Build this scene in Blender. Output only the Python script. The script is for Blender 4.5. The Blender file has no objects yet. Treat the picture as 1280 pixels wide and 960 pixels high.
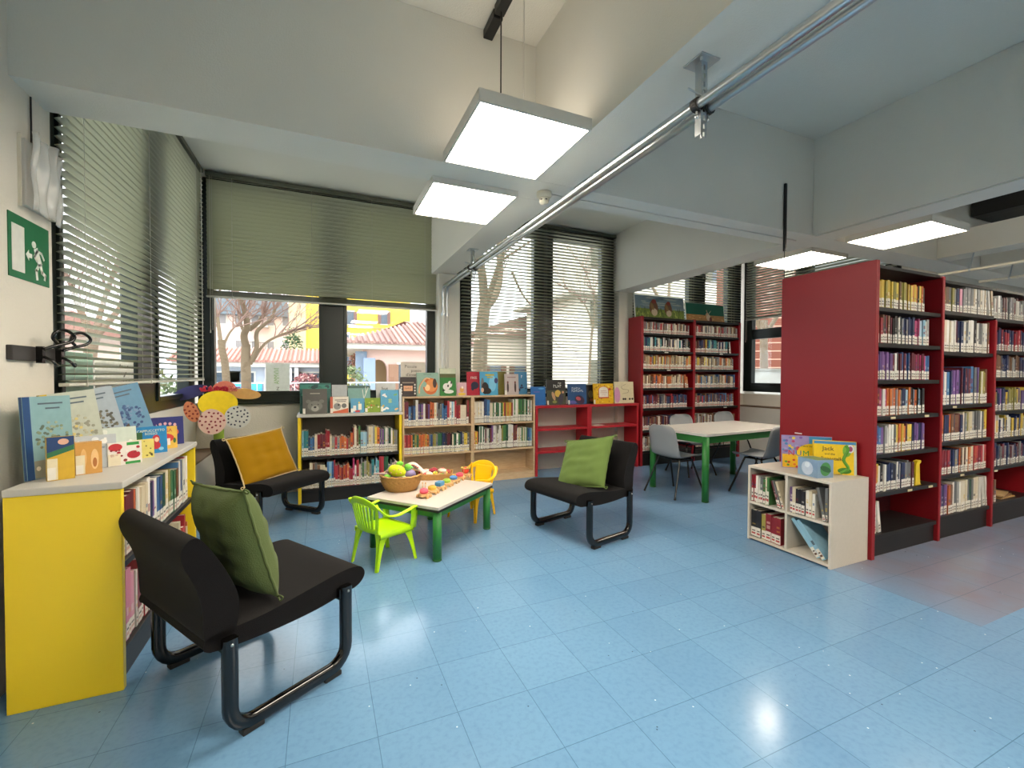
import bpy, math, random
from mathutils import Vector, Matrix, Quaternion
PI = math.pi
C = bpy.context.scene.collection
R = random.Random(7)

# ------------------------------------------------------------ colour helpers
def lin(c):
    if isinstance(c, str):
        c = c.lstrip('#'); c = tuple(int(c[i:i+2], 16) for i in (0, 2, 4))
    o = []
    for v in c[:3]:
        v = v/255.0
        o.append(v/12.92 if v <= 0.04045 else ((v+0.055)/1.055)**2.4)
    return tuple(o)+(1.0,)

# ------------------------------------------------------------ camera geometry (the survey of the room)
FPX, CAMH = 551.8, 1.35
def cam_axes(yaw, p, r):
    cy, sy = math.cos(yaw), math.sin(yaw)
    f0 = Vector((sy, cy, 0)); r0 = Vector((cy, -sy, 0)); u0 = Vector((0, 0, 1))
    f = f0*math.cos(p)-u0*math.sin(p); u = u0*math.cos(p)+f0*math.sin(p)
    rr = r0*math.cos(r)+u*math.sin(r); uu = u*math.cos(r)-r0*math.sin(r)
    return rr, uu, f
CR, CU, CF = cam_axes(.4101, .01939, .003413)
def A(px, py, z=None, x=None, y=None):
    d = CR*((px-640)/FPX) - CU*((py-480)/FPX) + CF
    if z is not None: t = (z-CAMH)/d.z
    elif x is not None: t = x/d.x
    else: t = y/d.y
    return Vector((d.x*t, d.y*t, CAMH+d.z*t))
cam_d = bpy.data.cameras.new('camera'); cam = bpy.data.objects.new('camera', cam_d); C.objects.link(cam)
cam_d.sensor_width = 36; cam_d.lens = FPX/1280*36; cam_d.clip_end = 300; cam_d.clip_start = .02
cam.matrix_world = Matrix(((CR.x, CU.x, -CF.x, 0), (CR.y, CU.y, -CF.y, 0), (CR.z, CU.z, -CF.z, CAMH), (0, 0, 0, 1)))
bpy.context.scene.camera = cam

# ------------------------------------------------------------ materials
def newmat(name):
    m = bpy.data.materials.new(name); m.use_nodes = True
    nt = m.node_tree; b = nt.nodes['Principled BSDF']
    return m, nt, b
def mat(name, col, rough=.5, metal=0, var=.06, vs=8, bump=0, bs=60, spec=.5, sheen=0, coat=0):
    m, nt, b = newmat(name); N, L = nt.nodes, nt.links
    tc = N.new('ShaderNodeTexCoord')
    no = N.new('ShaderNodeTexNoise'); no.inputs['Scale'].default_value = vs; no.inputs['Detail'].default_value = 4
    L.new(tc.outputs['Object'], no.inputs['Vector'])
    c = lin(col)
    mx = N.new('ShaderNodeMix'); mx.data_type = 'RGBA'
    mx.inputs[6].default_value = tuple(max(0, v*(1-var)) for v in c[:3])+(1,)
    mx.inputs[7].default_value = tuple(min(1, v*(1+var)) for v in c[:3])+(1,)
    L.new(no.outputs['Fac'], mx.inputs[0]); L.new(mx.outputs[2], b.inputs['Base Color'])
    b.inputs['Roughness'].default_value = rough; b.inputs['Metallic'].default_value = metal
    b.inputs['Specular IOR Level'].default_value = spec
    if sheen: b.inputs['Sheen Weight'].default_value = sheen
    if coat: b.inputs['Coat Weight'].default_value = coat
    if bump:
        n2 = N.new('ShaderNodeTexNoise'); n2.inputs['Scale'].default_value = bs; n2.inputs['Detail'].default_value = 3
        L.new(tc.outputs['Object'], n2.inputs['Vector'])
        bp = N.new('ShaderNodeBump'); bp.inputs['Strength'].default_value = bump; bp.inputs['Distance'].default_value = .01
        L.new(n2.outputs['Fac'], bp.inputs['Height']); L.new(bp.outputs['Normal'], b.inputs['Normal'])
    return m
def attr_mat(name, rough=.4, var=.12, vs=30, bump=0, bs=80, sheen=0, spec=.5):
    m, nt, b = newmat(name); N, L = nt.nodes, nt.links
    at = N.new('ShaderNodeAttribute'); at.attribute_name = 'Col'
    tc = N.new('ShaderNodeTexCoord'); no = N.new('ShaderNodeTexNoise'); no.inputs['Scale'].default_value = vs
    L.new(tc.outputs['Object'], no.inputs['Vector'])
    mr = N.new('ShaderNodeMapRange'); mr.inputs['To Min'].default_value = 1-var; mr.inputs['To Max'].default_value = 1+var
    L.new(no.outputs['Fac'], mr.inputs['Value'])
    vm = N.new('ShaderNodeVectorMath'); vm.operation = 'SCALE'
    L.new(at.outputs['Color'], vm.inputs[0]); L.new(mr.outputs[0], vm.inputs['Scale'])
    L.new(vm.outputs[0], b.inputs['Base Color'])
    b.inputs['Roughness'].default_value = rough; b.inputs['Specular IOR Level'].default_value = spec
    if sheen: b.inputs['Sheen Weight'].default_value = sheen
    if bump:
        n2 = N.new('ShaderNodeTexNoise'); n2.inputs['Scale'].default_value = bs
        L.new(tc.outputs['Object'], n2.inputs['Vector'])
        bp = N.new('ShaderNodeBump'); bp.inputs['Strength'].default_value = bump; bp.inputs['Distance'].default_value = .01
        L.new(n2.outputs['Fac'], bp.inputs['Height']); L.new(bp.outputs['Normal'], b.inputs['Normal'])
    return m
PRINT = attr_mat('printed_paper', .38)
TOY = attr_mat('toy_paint', .45)
CLOTH = attr_mat('cotton_cloth', .92, .10, 6, .25, 220, .05, .1)
OUT = attr_mat('exterior_render', .85, .10, 1.2)
PLASTER = mat('wall_plaster', '#d6d2c6', .85, 0, .04, 3, .25, 90, .2)
CEIL = mat('ceiling_plaster', '#dad8ce', .9, 0, .04, 1.5, .25, 130, .2)
SOFF = mat('beam_plaster', '#dcdad1', .85, 0, .04, 2, .2, 130, .2)
GREENFR = mat('dark_green_metal', '#0a1813', .35, .1, .1)
REDM = mat('red_painted_metal', '#8e0f1b', .42, .1, .06, 5, .05, 200)
REDW = mat('red_painted_wood', '#a41a26', .42, 0, .08, 5)
BLKM = mat('black_shelf_metal', '#1d1b1b', .45, .2, .12, 9)
YELW = mat('yellow_laminate', '#ecce26', .35, 0, .05, 2, .04, 140)
GREYL = mat('grey_laminate_top', '#b9b8b2', .4, 0, .04, 20)
GREYC = mat('grey_beige_laminate', '#c4bdb0', .5, 0, .05, 40)
DKBACK = mat('dark_grey_back_panel', '#5f5a54', .7, 0, .08, 4)
BLKFAB = mat('black_upholstery', '#0d0b0c', .95, 0, .35, 300, .5, 400, .2, .04)
BLKTUBE = mat('black_lacquered_steel', '#070707', .16, 0, .1, 5, 0, 60, .6)
GALV = mat('galvanised_steel', '#b9bfc2', .28, .95, .08, 12)
WHTM = mat('white_painted_metal', '#cfccc4', .45, .0, .04)
GREENP = mat('green_painted_steel', '#2c7a34', .4, 0, .06)
LIME = mat('lime_plastic', '#b6ea08', .35, 0, .03)
YELP = mat('yellow_plastic', '#fdc608', .35, 0, .03)
SHELLG = mat('grey_plastic', '#8f9294', .45, 0, .04)
WHTOP = mat('white_laminate_top', '#d9d6ce', .18, 0, .03)
KTOP = mat('pale_grey_laminate_top', '#c9c3bc', .3, 0, .05, 60)
DKRUB = mat('dark_edge_rubber', '#1b1a19', .6)
CREAM = mat('cream_plastic', '#d8d2bf', .5)
BLKROD = mat('black_rod', '#161616', .5)
CORD = mat('pale_cord', '#c9c7bb', .7)
WICK = mat('wicker', '#b98a4c', .6, 0, .25, 60, .3, 120)
BROWN = mat('brown_ledge_wood', '#6b5641', .6, 0, .2, 10)
BARK = mat('tree_bark', '#75644f', .9, 0, .25, 5, .4, 20)
LEDGEW = mat('white_heater_panel', '#c6c3ba', .6, 0, .04)

def wood_mat(name, c1, c2):
    m, nt, b = newmat(name); N, L = nt.nodes, nt.links
    tc = N.new('ShaderNodeTexCoord'); mp = N.new('ShaderNodeMapping'); mp.inputs['Scale'].default_value = (3, 3, 30)
    no = N.new('ShaderNodeTexNoise'); no.inputs['Scale'].default_value = 3; no.inputs['Detail'].default_value = 6
    L.new(tc.outputs['Object'], mp.inputs[0]); L.new(mp.outputs[0], no.inputs['Vector'])
    cr = N.new('ShaderNodeValToRGB'); cr.color_ramp.elements[0].position = .35; cr.color_ramp.elements[1].position = .65
    cr.color_ramp.elements[0].color = lin(c1); cr.color_ramp.elements[1].color = lin(c2)
    L.new(no.outputs['Fac'], cr.inputs[0]); L.new(cr.outputs[0], b.inputs['Base Color'])
    b.inputs['Roughness'].default_value = .45
    return m
BEECH = wood_mat('birch_laminate', '#bea27e', '#cbb18d')
TOYWOOD = wood_mat('toy_wood', '#c89a63', '#dcb684')

def slat_mat(name, col, tr):
    m, nt, b = newmat(name); N, L = nt.nodes, nt.links
    out = N['Material Output']
    b.inputs['Base Color'].default_value = lin(col); b.inputs['Roughness'].default_value = .45
    t = N.new('ShaderNodeBsdfTranslucent'); t.inputs[0].default_value = lin('#b7b98a')
    mx = N.new('ShaderNodeMixShader'); mx.inputs[0].default_value = tr
    no = N.new('ShaderNodeTexNoise'); no.inputs['Scale'].default_value = 20
    L.new(b.outputs[0], mx.inputs[1]); L.new(t.outputs[0], mx.inputs[2]); L.new(mx.outputs[0], out.inputs[0])
    return m
SLAT = slat_mat('blind_slat', '#b9baa4', .16)
SLATC = slat_mat('closed_blind_slat', '#b0b199', .26)

def glass_mat():
    m, nt, b = newmat('window_glass'); N, L = nt.nodes, nt.links
    N.remove(b); out = N['Material Output']
    t = N.new('ShaderNodeBsdfTransparent'); t.inputs[0].default_value = (.96, .98, .97, 1)
    g = N.new('ShaderNodeBsdfGlossy'); g.inputs['Roughness'].default_value = .02
    lw = N.new('ShaderNodeLayerWeight'); lw.inputs[0].default_value = .5
    pw = N.new('ShaderNodeMath'); pw.operation = 'POWER'; pw.inputs[1].default_value = 5; L.new(lw.outputs['Facing'], pw.inputs[0])
    fr = N.new('ShaderNodeMath'); fr.operation = 'MULTIPLY_ADD'; fr.inputs[1].default_value = .55; fr.inputs[2].default_value = .035; L.new(pw.outputs[0], fr.inputs[0])
    mx = N.new('ShaderNodeMixShader')
    L.new(fr.outputs[0], mx.inputs[0]); L.new(t.outputs[0], mx.inputs[1]); L.new(g.outputs[0], mx.inputs[2]); L.new(mx.outputs[0], out.inputs[0])
    return m
GLASS = glass_mat()
def clear_plastic():
    m, nt, b = newmat('clear_film'); N, L = nt.nodes, nt.links
    out = N['Material Output']; b.inputs['Base Color'].default_value = lin('#e4e6e2'); b.inputs['Roughness'].default_value = .15
    t = N.new('ShaderNodeBsdfTransparent'); mx = N.new('ShaderNodeMixShader'); mx.inputs[0].default_value = .55
    no = N.new('ShaderNodeTexNoise'); no.inputs['Scale'].default_value = 25
    bp = N.new('ShaderNodeBump'); bp.inputs['Strength'].default_value = .5; L.new(no.outputs['Fac'], bp.inputs['Height']); L.new(bp.outputs[0], b.inputs['Normal'])
    L.new(b.outputs[0], mx.inputs[1]); L.new(t.outputs[0], mx.inputs[2]); L.new(mx.outputs[0], out.inputs[0])
    return m
FILM = clear_plastic()
def emit(name, col, s):
    m, nt, b = newmat(name)
    b.inputs['Base Color'].default_value = (0.8, .8, .8, 1)
    b.inputs['Emission Color'].default_value = lin(col); b.inputs['Emission Strength'].default_value = s
    return m
LAMP = emit('led_diffuser', '#fff0dc', 12)
FILLGLOW = emit('added_fill_glow', '#fff0dc', .9)  # weak added glow for the panel tops, brightens the ceiling

def floor_mat():
    m, nt, b = newmat('blue_vinyl_tiles'); N, L = nt.nodes, nt.links
    tc = N.new('ShaderNodeTexCoord'); sp = N.new('ShaderNodeSeparateXYZ'); L.new(tc.outputs['Object'], sp.inputs[0])
    def M(op, a, bb=None, cc=None, clamp=False):
        n = N.new('ShaderNodeMath'); n.operation = op; n.use_clamp = clamp
        for i, v in enumerate((a, bb, cc)):
            if v is None: continue
            if isinstance(v, (int, float)): n.inputs[i].default_value = v
            else: L.new(v, n.inputs[i])
        return n.outputs[0]
    ux = M('DIVIDE', M('SUBTRACT', sp.outputs[0], .192), .3085)
    uy = M('DIVIDE', M('SUBTRACT', sp.outputs[1], 1.368), .316)
    n4 = N.new('ShaderNodeTexNoise'); n4.inputs['Scale'].default_value = 9; n4.inputs['Detail'].default_value = 5; L.new(tc.outputs['Object'], n4.inputs['Vector'])
    def edge(u, w): return M('GREATER_THAN', M('ABSOLUTE', M('SUBTRACT', M('FRACT', u), .5)), .5-w)
    line = M('MAXIMUM', edge(ux, .0045), edge(uy, .0045))
    cb = N.new('ShaderNodeCombineXYZ'); L.new(M('FLOOR', ux), cb.inputs[0]); L.new(M('FLOOR', uy), cb.inputs[1])
    wn = N.new('ShaderNodeTexWhiteNoise'); L.new(cb.outputs[0], wn.inputs[0])
    n1 = N.new('ShaderNodeTexNoise'); n1.inputs['Scale'].default_value = 1.6; n1.inputs['Detail'].default_value = 3; L.new(tc.outputs['Object'], n1.inputs['Vector'])
    n2 = N.new('ShaderNodeTexNoise'); n2.inputs['Scale'].default_value = 45; n2.inputs['Detail'].default_value = 3; L.new(tc.outputs['Object'], n2.inputs['Vector'])
    def mix(f, a, bcol):
        n = N.new('ShaderNodeMix'); n.data_type = 'RGBA'
        L.new(f, n.inputs[0])
        for i, v in ((6, a), (7, bcol)):
            if isinstance(v, tuple): n.inputs[i].default_value = v
            else: L.new(v, n.inputs[i])
        return n.outputs[2]
    base = mix(n1.outputs['Fac'], lin('#5c83a6'), lin('#6b95b8'))
    base = mix(M('MULTIPLY', wn.outputs[0], .28), base, lin('#779fc0'))
    base = mix(M('MULTIPLY', M('SUBTRACT', n2.outputs['Fac'], .45, clamp=True), 1.2, clamp=True), base, lin('#50779b'))
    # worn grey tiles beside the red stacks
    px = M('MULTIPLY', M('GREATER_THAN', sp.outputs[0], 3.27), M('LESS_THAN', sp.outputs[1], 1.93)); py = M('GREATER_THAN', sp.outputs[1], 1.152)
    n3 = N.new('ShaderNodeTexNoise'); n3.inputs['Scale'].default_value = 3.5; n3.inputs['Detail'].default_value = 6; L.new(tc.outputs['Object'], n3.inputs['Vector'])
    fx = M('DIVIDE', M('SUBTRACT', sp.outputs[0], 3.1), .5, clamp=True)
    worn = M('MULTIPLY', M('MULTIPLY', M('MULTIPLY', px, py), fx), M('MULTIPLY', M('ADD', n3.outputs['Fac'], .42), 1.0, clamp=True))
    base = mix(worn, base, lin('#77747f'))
    # purplish far right
    fp = M('MULTIPLY', M('DIVIDE', M('SUBTRACT', sp.outputs[0], 2.2), 2.6, clamp=True), .25)
    base = mix(fp, base, lin('#7d8cab'))
    v = N.new('ShaderNodeTexVoronoi'); v.inputs['Scale'].default_value = 14; L.new(tc.outputs['Object'], v.inputs['Vector'])
    vs = N.new('ShaderNodeSeparateColor'); L.new(v.outputs['Color'], vs.inputs[0])
    dot = M('MULTIPLY', M('LESS_THAN', v.outputs['Distance'], .05), M('GREATER_THAN', vs.outputs[0], .40))
    dotc = mix(M('GREATER_THAN', vs.outputs[1], .5), lin('#31434f'), lin('#c9dde6'))
    base = mix(M('MULTIPLY', dot, .8), base, dotc)
    base = mix(M('MULTIPLY', line, .58), base, lin('#33566b'))
    L.new(base, b.inputs['Base Color'])
    L.new(M('ADD', M('MULTIPLY', n1.outputs['Fac'], .10), .12), b.inputs['Roughness'])
    b.inputs['Specular IOR Level'].default_value = .5
    bp = N.new('ShaderNodeBump'); bp.inputs['Strength'].default_value = .05; bp.inputs['Distance'].default_value = .01
    L.new(M('SUBTRACT', n4.outputs['Fac'], M('MULTIPLY', line, .5)), bp.inputs['Height']); L.new(bp.outputs[0], b.inputs['Normal'])
    return m
FLOORM = floor_mat()

# ------------------------------------------------------------ mesh builder
class MB:
    def __init__(s): s.v = []; s.f = []; s.m = []; s.c = []; s.sm = []
    def add(s, vs, fs, mi=0, col=None, smooth=False):
        o = len(s.v); s.v += [tuple(v) for v in vs]
        cl = lin(col) if col is not None else (1, 1, 1, 1)
        for f in fs:
            s.f.append([i+o for i in f]); s.m.append(mi); s.c.append(cl); s.sm.append(smooth)
        return s
    def box(s, x0, x1, y0, y1, z0, z1, mi=0, col=None, T=None):
        if x0 > x1: x0, x1 = x1, x0
        if y0 > y1: y0, y1 = y1, y0
        if z0 > z1: z0, z1 = z1, z0
        vs = [Vector(p) for p in ((x0,y0,z0),(x1,y0,z0),(x1,y1,z0),(x0,y1,z0),(x0,y0,z1),(x1,y0,z1),(x1,y1,z1),(x0,y1,z1))]
        if T: vs = [T@v for v in vs]
        return s.add(vs, [(3,2,1,0),(4,5,6,7),(0,1,5,4),(1,2,6,5),(2,3,7,6),(3,0,4,7)], mi, col)
    def prism(s, pts, a0, a1, axis='x', mi=0, col=None, T=None, smooth=False):
        """closed outline pts (p,q) extruded along axis: x -> (a,p,q); y -> (p,a,q); z -> (p,q,a)"""
        n = len(pts)
        def P(a, p, q): return {'x': (a, p, q), 'y': (p, a, q), 'z': (p, q, a)}[axis]
        vs = [Vector(P(a0, *p)) for p in pts]+[Vector(P(a1, *p)) for p in pts]
        if T: vs = [T@v for v in vs]
        fs = [(i, (i+1) % n, n+(i+1) % n, n+i) for i in range(n)]
        s.add(vs, fs, mi, col, smooth); s.add(vs, [tuple(range(n))[::-1], tuple(range(n, 2*n))], mi, col)
        return s
    def sweep(s, path, sec, mi=0, col=None, closed=False, up=None, scale=None, smooth=True, caps=True):
        P = [Vector(p) for p in path]; n = len(P); m = len(sec); rings = []
        prevN = None
        for i in range(n):
            if closed: t = P[(i+1) % n]-P[i-1]
            else: t = P[min(i+1, n-1)]-P[max(i-1, 0)]
            if t.length < 1e-9: t = Vector((0, 0, 1))
            t.normalize()
            if up is not None:
                nn = Vector(up); nn = nn-t*nn.dot(t)
                if nn.length < 1e-4: nn = prevN or Vector((1, 0, 0))
            elif prevN is None:
                nn = Vector((0, 0, 1)) if abs(t.z) < .9 else Vector((1, 0, 0)); nn = nn-t*nn.dot(t)
            else: nn = prevN-t*prevN.dot(t)
            nn.normalize(); prevN = nn; b = t.cross(nn)
            k = scale[i] if scale else 1
            rings.append([P[i]+nn*(q*k)+b*(p*k) for p, q in sec])
        vs = [v for r in rings for v in r]; fs = []
        for i in range(n if closed else n-1):
            j = (i+1) % n
            for a in range(m):
                b2 = (a+1) % m
                fs.append((i*m+a, i*m+b2, j*m+b2, j*m+a))
        s.add(vs, fs, mi, col, smooth)
        if caps and not closed:
            s.add(rings[0], [tuple(range(m))[::-1]], mi, col); s.add(rings[-1], [tuple(range(m))], mi, col)
        return s
    def tube(s, path, r, n=8, **k):
        return s.sweep(path, [(math.cos(2*PI*i/n)*r, math.sin(2*PI*i/n)*r) for i in range(n)], **k)
    def lathe(s, prof, n=24, mi=0, col=None, c=(0, 0, 0), smooth=True):
        vs = []; fs = []; m = len(prof)
        for i in range(n):
            a = 2*PI*i/n
            for r, z in prof: vs.append((c[0]+r*math.cos(a), c[1]+r*math.sin(a), c[2]+z))
        for i in range(n):
            j = (i+1) % n
            for k in range(m-1): fs.append((i*m+k, j*m+k, j*m+k+1, i*m+k+1))
        return s.add(vs, fs, mi, col, smooth)
    def ball(s, c, r, mi=0, col=None, n=12, T=None):
        if isinstance(r, (int, float)): r = (r, r, r)
        vs = []; fs = []; h = n//2
        for k in range(h+1):
            ph = PI*k/h
            for i in range(n):
                a = 2*PI*i/n; v = Vector((r[0]*math.sin(ph)*math.cos(a), r[1]*math.sin(ph)*math.sin(a), r[2]*math.cos(ph)))
                if T: v = T@v
                vs.append(v+Vector(c))
        for k in range(h):
            for i in range(n):
                j = (i+1) % n; fs.append((k*n+i, (k+1)*n+i, (k+1)*n+j, k*n+j))
        return s.add(vs, fs, mi, col, True)
    def grid(s, fn, nu, nv, mi=0, col=None, smooth=True):
        vs = [fn(i/nu, j/nv) for i in range(nu+1) for j in range(nv+1)]
        fs = [(i*(nv+1)+j, (i+1)*(nv+1)+j, (i+1)*(nv+1)+j+1, i*(nv+1)+j+1) for i in range(nu) for j in range(nv)]
        return s.add(vs, fs, mi, col, smooth)
    def build(s, name, mats, parent=None, loc=(0, 0, 0), rz=0, bevel=0, solid=0, sub=0, rot=None, bseg=2):
        me = bpy.data.meshes.new(name); me.from_pydata(s.v, [], s.f)
        if not isinstance(mats, (list, tuple)): mats = [mats]
        for m in mats: me.materials.append(m)
        me.polygons.foreach_set('material_index', s.m); me.polygons.foreach_set('use_smooth', s.sm)
        ca = me.color_attributes.new('Col', 'FLOAT_COLOR', 'CORNER')
        buf = []
        for p, c in zip(s.f, s.c): buf += list(c)*len(p)
        ca.data.foreach_set('color', buf)
        me.update()
        o = bpy.data.objects.new(name, me); C.objects.link(o)
        o.location = loc; o.rotation_euler = rot if rot else (0, 0, rz)
        if parent: o.parent = parent
        if sub:
            md = o.modifiers.new('sub', 'SUBSURF'); md.levels = sub; md.render_levels = sub
        if solid:
            md = o.modifiers.new('solid', 'SOLIDIFY'); md.thickness = solid; md.offset = 0
        if bevel:
            md = o.modifiers.new('bevel', 'BEVEL'); md.width = bevel; md.segments = bseg; md.limit_method = 'ANGLE'; md.angle_limit = math.radians(40)
        return o

def tag(o, label=None, cat=None, group=None, kind=None):
    if label: o['label'] = label
    if cat: o['category'] = cat
    if group: o['group'] = group
    if kind: o['kind'] = kind
    return o
def thing(name, label, cat, loc=(0, 0, 0), rz=0, group=None, rot=None):
    o = bpy.data.objects.new(name, None); C.objects.link(o); o.empty_display_size = .1
    o.location = loc; o.rotation_euler = rot if rot else (0, 0, rz)
    return tag(o, label, cat, group)
def struct(o, label=None, cat=None): return tag(o, label, cat, None, 'structure')
def bx(name, m, x0, x1, y0, y1, z0, z1, parent=None, bevel=0):
    return MB().box(x0, x1, y0, y1, z0, z1).build(name, m, parent, bevel=bevel)
def copytree(o, parent=None):
    c = o.copy(); C.objects.link(c)
    if parent: c.parent = parent
    for ch in list(o.children): copytree(ch, c)
    return c
def crom(pts, k=6, closed=False):
    P = [Vector(p) for p in pts]; n = len(P); out = []
    rng = n if closed else n-1
    for i in range(rng):
        if closed: a, b, c, d = P[i-1], P[i], P[(i+1) % n], P[(i+2) % n]
        else: a, b, c, d = P[max(i-1, 0)], P[i], P[i+1], P[min(i+2, n-1)]
        for j in range(k):
            t = j/k
            out.append(.5*((2*b)+(c-a)*t+(2*a-5*b+4*c-d)*t*t+(3*b-a-3*c+d)*t**3))
    if not closed: out.append(P[-1])
    return out
def text(body, size, parent, loc, rot, col, name='title', ext=.0004, align='CENTER', sx=1):
    cu = bpy.data.curves.new('t', 'FONT'); cu.body = body; cu.size = size; cu.align_x = align; cu.align_y = 'CENTER'; cu.extrude = ext
    cu.resolution_u = 2
    to = bpy.data.objects.new('t', cu); C.objects.link(to)
    me = bpy.data.meshes.new_from_object(to)
    bpy.data.objects.remove(to); bpy.data.curves.remove(cu)
    me.name = name
    me.materials.clear(); me.materials.append(PRINT)
    ca = me.color_attributes.new('Col', 'FLOAT_COLOR', 'CORNER'); c = lin(col)
    ca.data.foreach_set('color', list(c)*len(me.loops))
    o = bpy.data.objects.new(name, me); C.objects.link(o); o.location = loc; o.rotation_euler = rot; o.scale = (sx, 1, 1)
    if parent: o.parent = parent
    return o
# ============================================================ THE ROOM
ZB, ZC = 2.64, 3.51
o = MB().add([(-1.6, -4.2, 0), (13, -4.2, 0), (13, 6, 0), (-1.6, 6, 0), (-1.6, -4.2, -.2), (13, -4.2, -.2), (13, 6, -.2), (-1.6, 6, -.2)],
             [(0, 1, 2, 3), (7, 6, 5, 4), (0, 4, 5, 1), (1, 5, 6, 2), (2, 6, 7, 3), (3, 7, 4, 0)]).build('floor', FLOORM)
struct(o, 'blue vinyl tile floor of the library room')
struct(bx('ceiling', CEIL, -1.6, 13, -4.2, 6, ZC, ZC+.2), 'pale plaster ceiling panels between the beams')
# beams (part of the shell)
k = 1
def beam(x0, x1, y0, y1, z0=ZB, z1=ZC-.002, lab=None):
    global k
    struct(bx('trim_%d' % k, SOFF, x0, x1, y0, y1, z0, z1), lab); k += 1
beam(-1.23, 13, 2.64, 2.93, lab='cross beam running from wall to wall above the reading corner')
beam(1.31, 1.60, -4.1, 2.638, lab='near length of the left long beam carrying the steel pipes')
beam(1.31, 1.60, 2.932, 5.64, lab='far length of the left long beam running to the column')
beam(4.15, 4.45, -4.1, 2.638, lab='near length of the right long beam over the red shelving')
beam(4.15, 4.45, 2.932, 5.64, lab='far length of the right long beam over the white table')
beam(-1.23, 1.308, -.25, .05, lab='cross beam behind the viewer on the left')
beam(1.602, 4.148, -.25, .05, lab='cross beam behind the viewer on the right')
beam(6.28, 6.55, -4.1, 2.638, 2.66, 2.92, lab='shallow beam in the bay behind the red shelving')
beam(7.25, 7.5, -4.1, 2.638, 2.66, 2.92, lab='farther shallow beam in the bay behind the red shelving')
# columns
struct(bx('trim_%d' % k, PLASTER, 1.38, 1.655, 5.50, 5.648, .001, ZB-.002), 'white column between the two back windows'); k += 1
struct(bx('trim_%d' % k, PLASTER, 4.20, 4.46, 5.565, 5.648, .001, ZB-.002), 'white column beside the tall red bookcase'); k += 1
# left wall with column, low wall under the window
struct(bx('wall_left', PLASTER, -1.6, -1.23, -4.1, 2.96, 0, ZC), 'white side wall with the exit sign')
w = MB().box(-1.34, -1.215, 2.961, 5.64, 0, 1.04).box(-1.34, -1.235, 2.961, 5.64, 3.47, ZC-.001)
struct(w.build('wall_left', PLASTER), 'white low wall under the left window')
# back wall
w = MB()
for x0, x1 in ((-1.29, 1.375), (1.66, 4.195), (4.465, 7.3)): w.box(x0, x1, 5.65, 5.87, 0, 1.04)
for x0, x1 in ((-1.29, 7.3),): w.box(x0, x1, 5.65, 5.87, 3.46, ZC-.001)
w.box(-1.29, -1.24, 5.65, 5.87, 1.04, 3.46).box(1.375, 1.66, 5.65, 5.87, 0, 3.46).box(4.195, 4.465, 5.65, 5.87, 0, 3.46).box(7.06, 7.3, 5.65, 5.87, 1.04, 3.46)
struct(w.build('wall_back', PLASTER), 'white back wall with the windows')
# right window wall
w = MB().box(7.0, 7.3, 2.94, 5.64, 0, 1.04).box(7.0, 7.3, 2.94, 5.64, 3.46, ZC-.001).box(7.0, 7.3, 2.94, 3.3, 1.04, 3.46)
struct(w.build('wall_right', PLASTER), 'white wall under the far right window')
struct(bx('wall_far_right', PLASTER, 7.302, 13, 2.94, 3.1, 0, ZC), 'wall behind the far shelves')
struct(bx('wall_right', PLASTER, 13, 13.2, -4.2, 3.1, 0, ZC), 'wall at the far right end of the library')
struct(bx('wall_front', PLASTER, -1.6, 13.2, -4.3, -4.2, 0, ZC), 'wall behind the viewer')

# ------------------------------------------------------------ windows: frame + panes
def window(num, label, p0, p1, nin, stiles, z0, z1, rails):
    """p0->p1 along the wall; stiles = [(s0,s1)] in metres along it; rails=[(z0,z1)]; nin = thickness dir"""
    p0 = Vector((p0[0], p0[1], 0)); p1 = Vector((p1[0], p1[1], 0)); L = (p1-p0).length
    ang = math.atan2(p1.y-p0.y, p1.x-p0.x)
    root = thing('window_%d' % num, label, None, (p0.x, p0.y, 0), ang); root['kind'] = 'structure'
    m = MB()
    for a, b in stiles: m.box(a, b, -.035, .035, z0, z1)
    for a, b in rails: m.box(0, L, -.03, .03, a, b)
    # sash lines proud of the frame
    prev = 0
    for (a, b), (c, d) in zip(stiles[:-1], stiles[1:]):
        zz = sorted([z for r in rails for z in r]); zs0 = rails[0][1]; zs1 = rails[-1][0]
        g = .035
        m.box(b-.002, b+g, -.05, .05, zs0, zs1).box(c-g, c+.002, -.05, .05, zs0, zs1)
        m.box(b+g, c-g, -.05, .05, zs0-.002, zs0+g).box(b+g, c-g, -.05, .05, zs1-g, zs1+.002)
    m.build('window_frame', GREENFR, root, bevel=.004)
    for (a, b), (c, d) in zip(stiles[:-1], stiles[1:]):
        MB().box(b, c, -.004, .004, rails[0][1], rails[-1][0]).build('glass_pane', GLASS, root)
    return root
window(1, 'dark green framed double window under the half-lowered closed blind', (-1.20, 5.71), (1.375, 5.71), 0,
       [(0, .12), (1.225, 1.465), (2.50, 2.575)], 1.04, 3.46, [(1.04, 1.13), (3.38, 3.46)])
window(2, 'dark green framed double window behind the open blind in the middle', (1.66, 5.71), (4.195, 5.71), 0,
       [(0, .17), (1.17, 1.41), (2.32, 2.535)], 1.04, 3.46, [(1.04, 1.13), (3.36, 3.46)])
window(3, 'dark green framed window above the tall red bookcase', (4.465, 5.71), (6.96, 5.71), 0,
       [(0, .07), (1.28, 1.58), (2.18, 2.495)], 1.04, 3.46, [(1.04, 1.13), (3.38, 3.46)])
window(4, 'dark green framed window on the far right wall beside the red panel', (7.03, 5.64), (7.03, 3.31), 0,
       [(0, .14), (.98, 1.15), (2.2, 2.33)], 1.08, 3.46, [(1.08, 1.2), (2.0, 2.17), (3.38, 3.46)])
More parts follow.
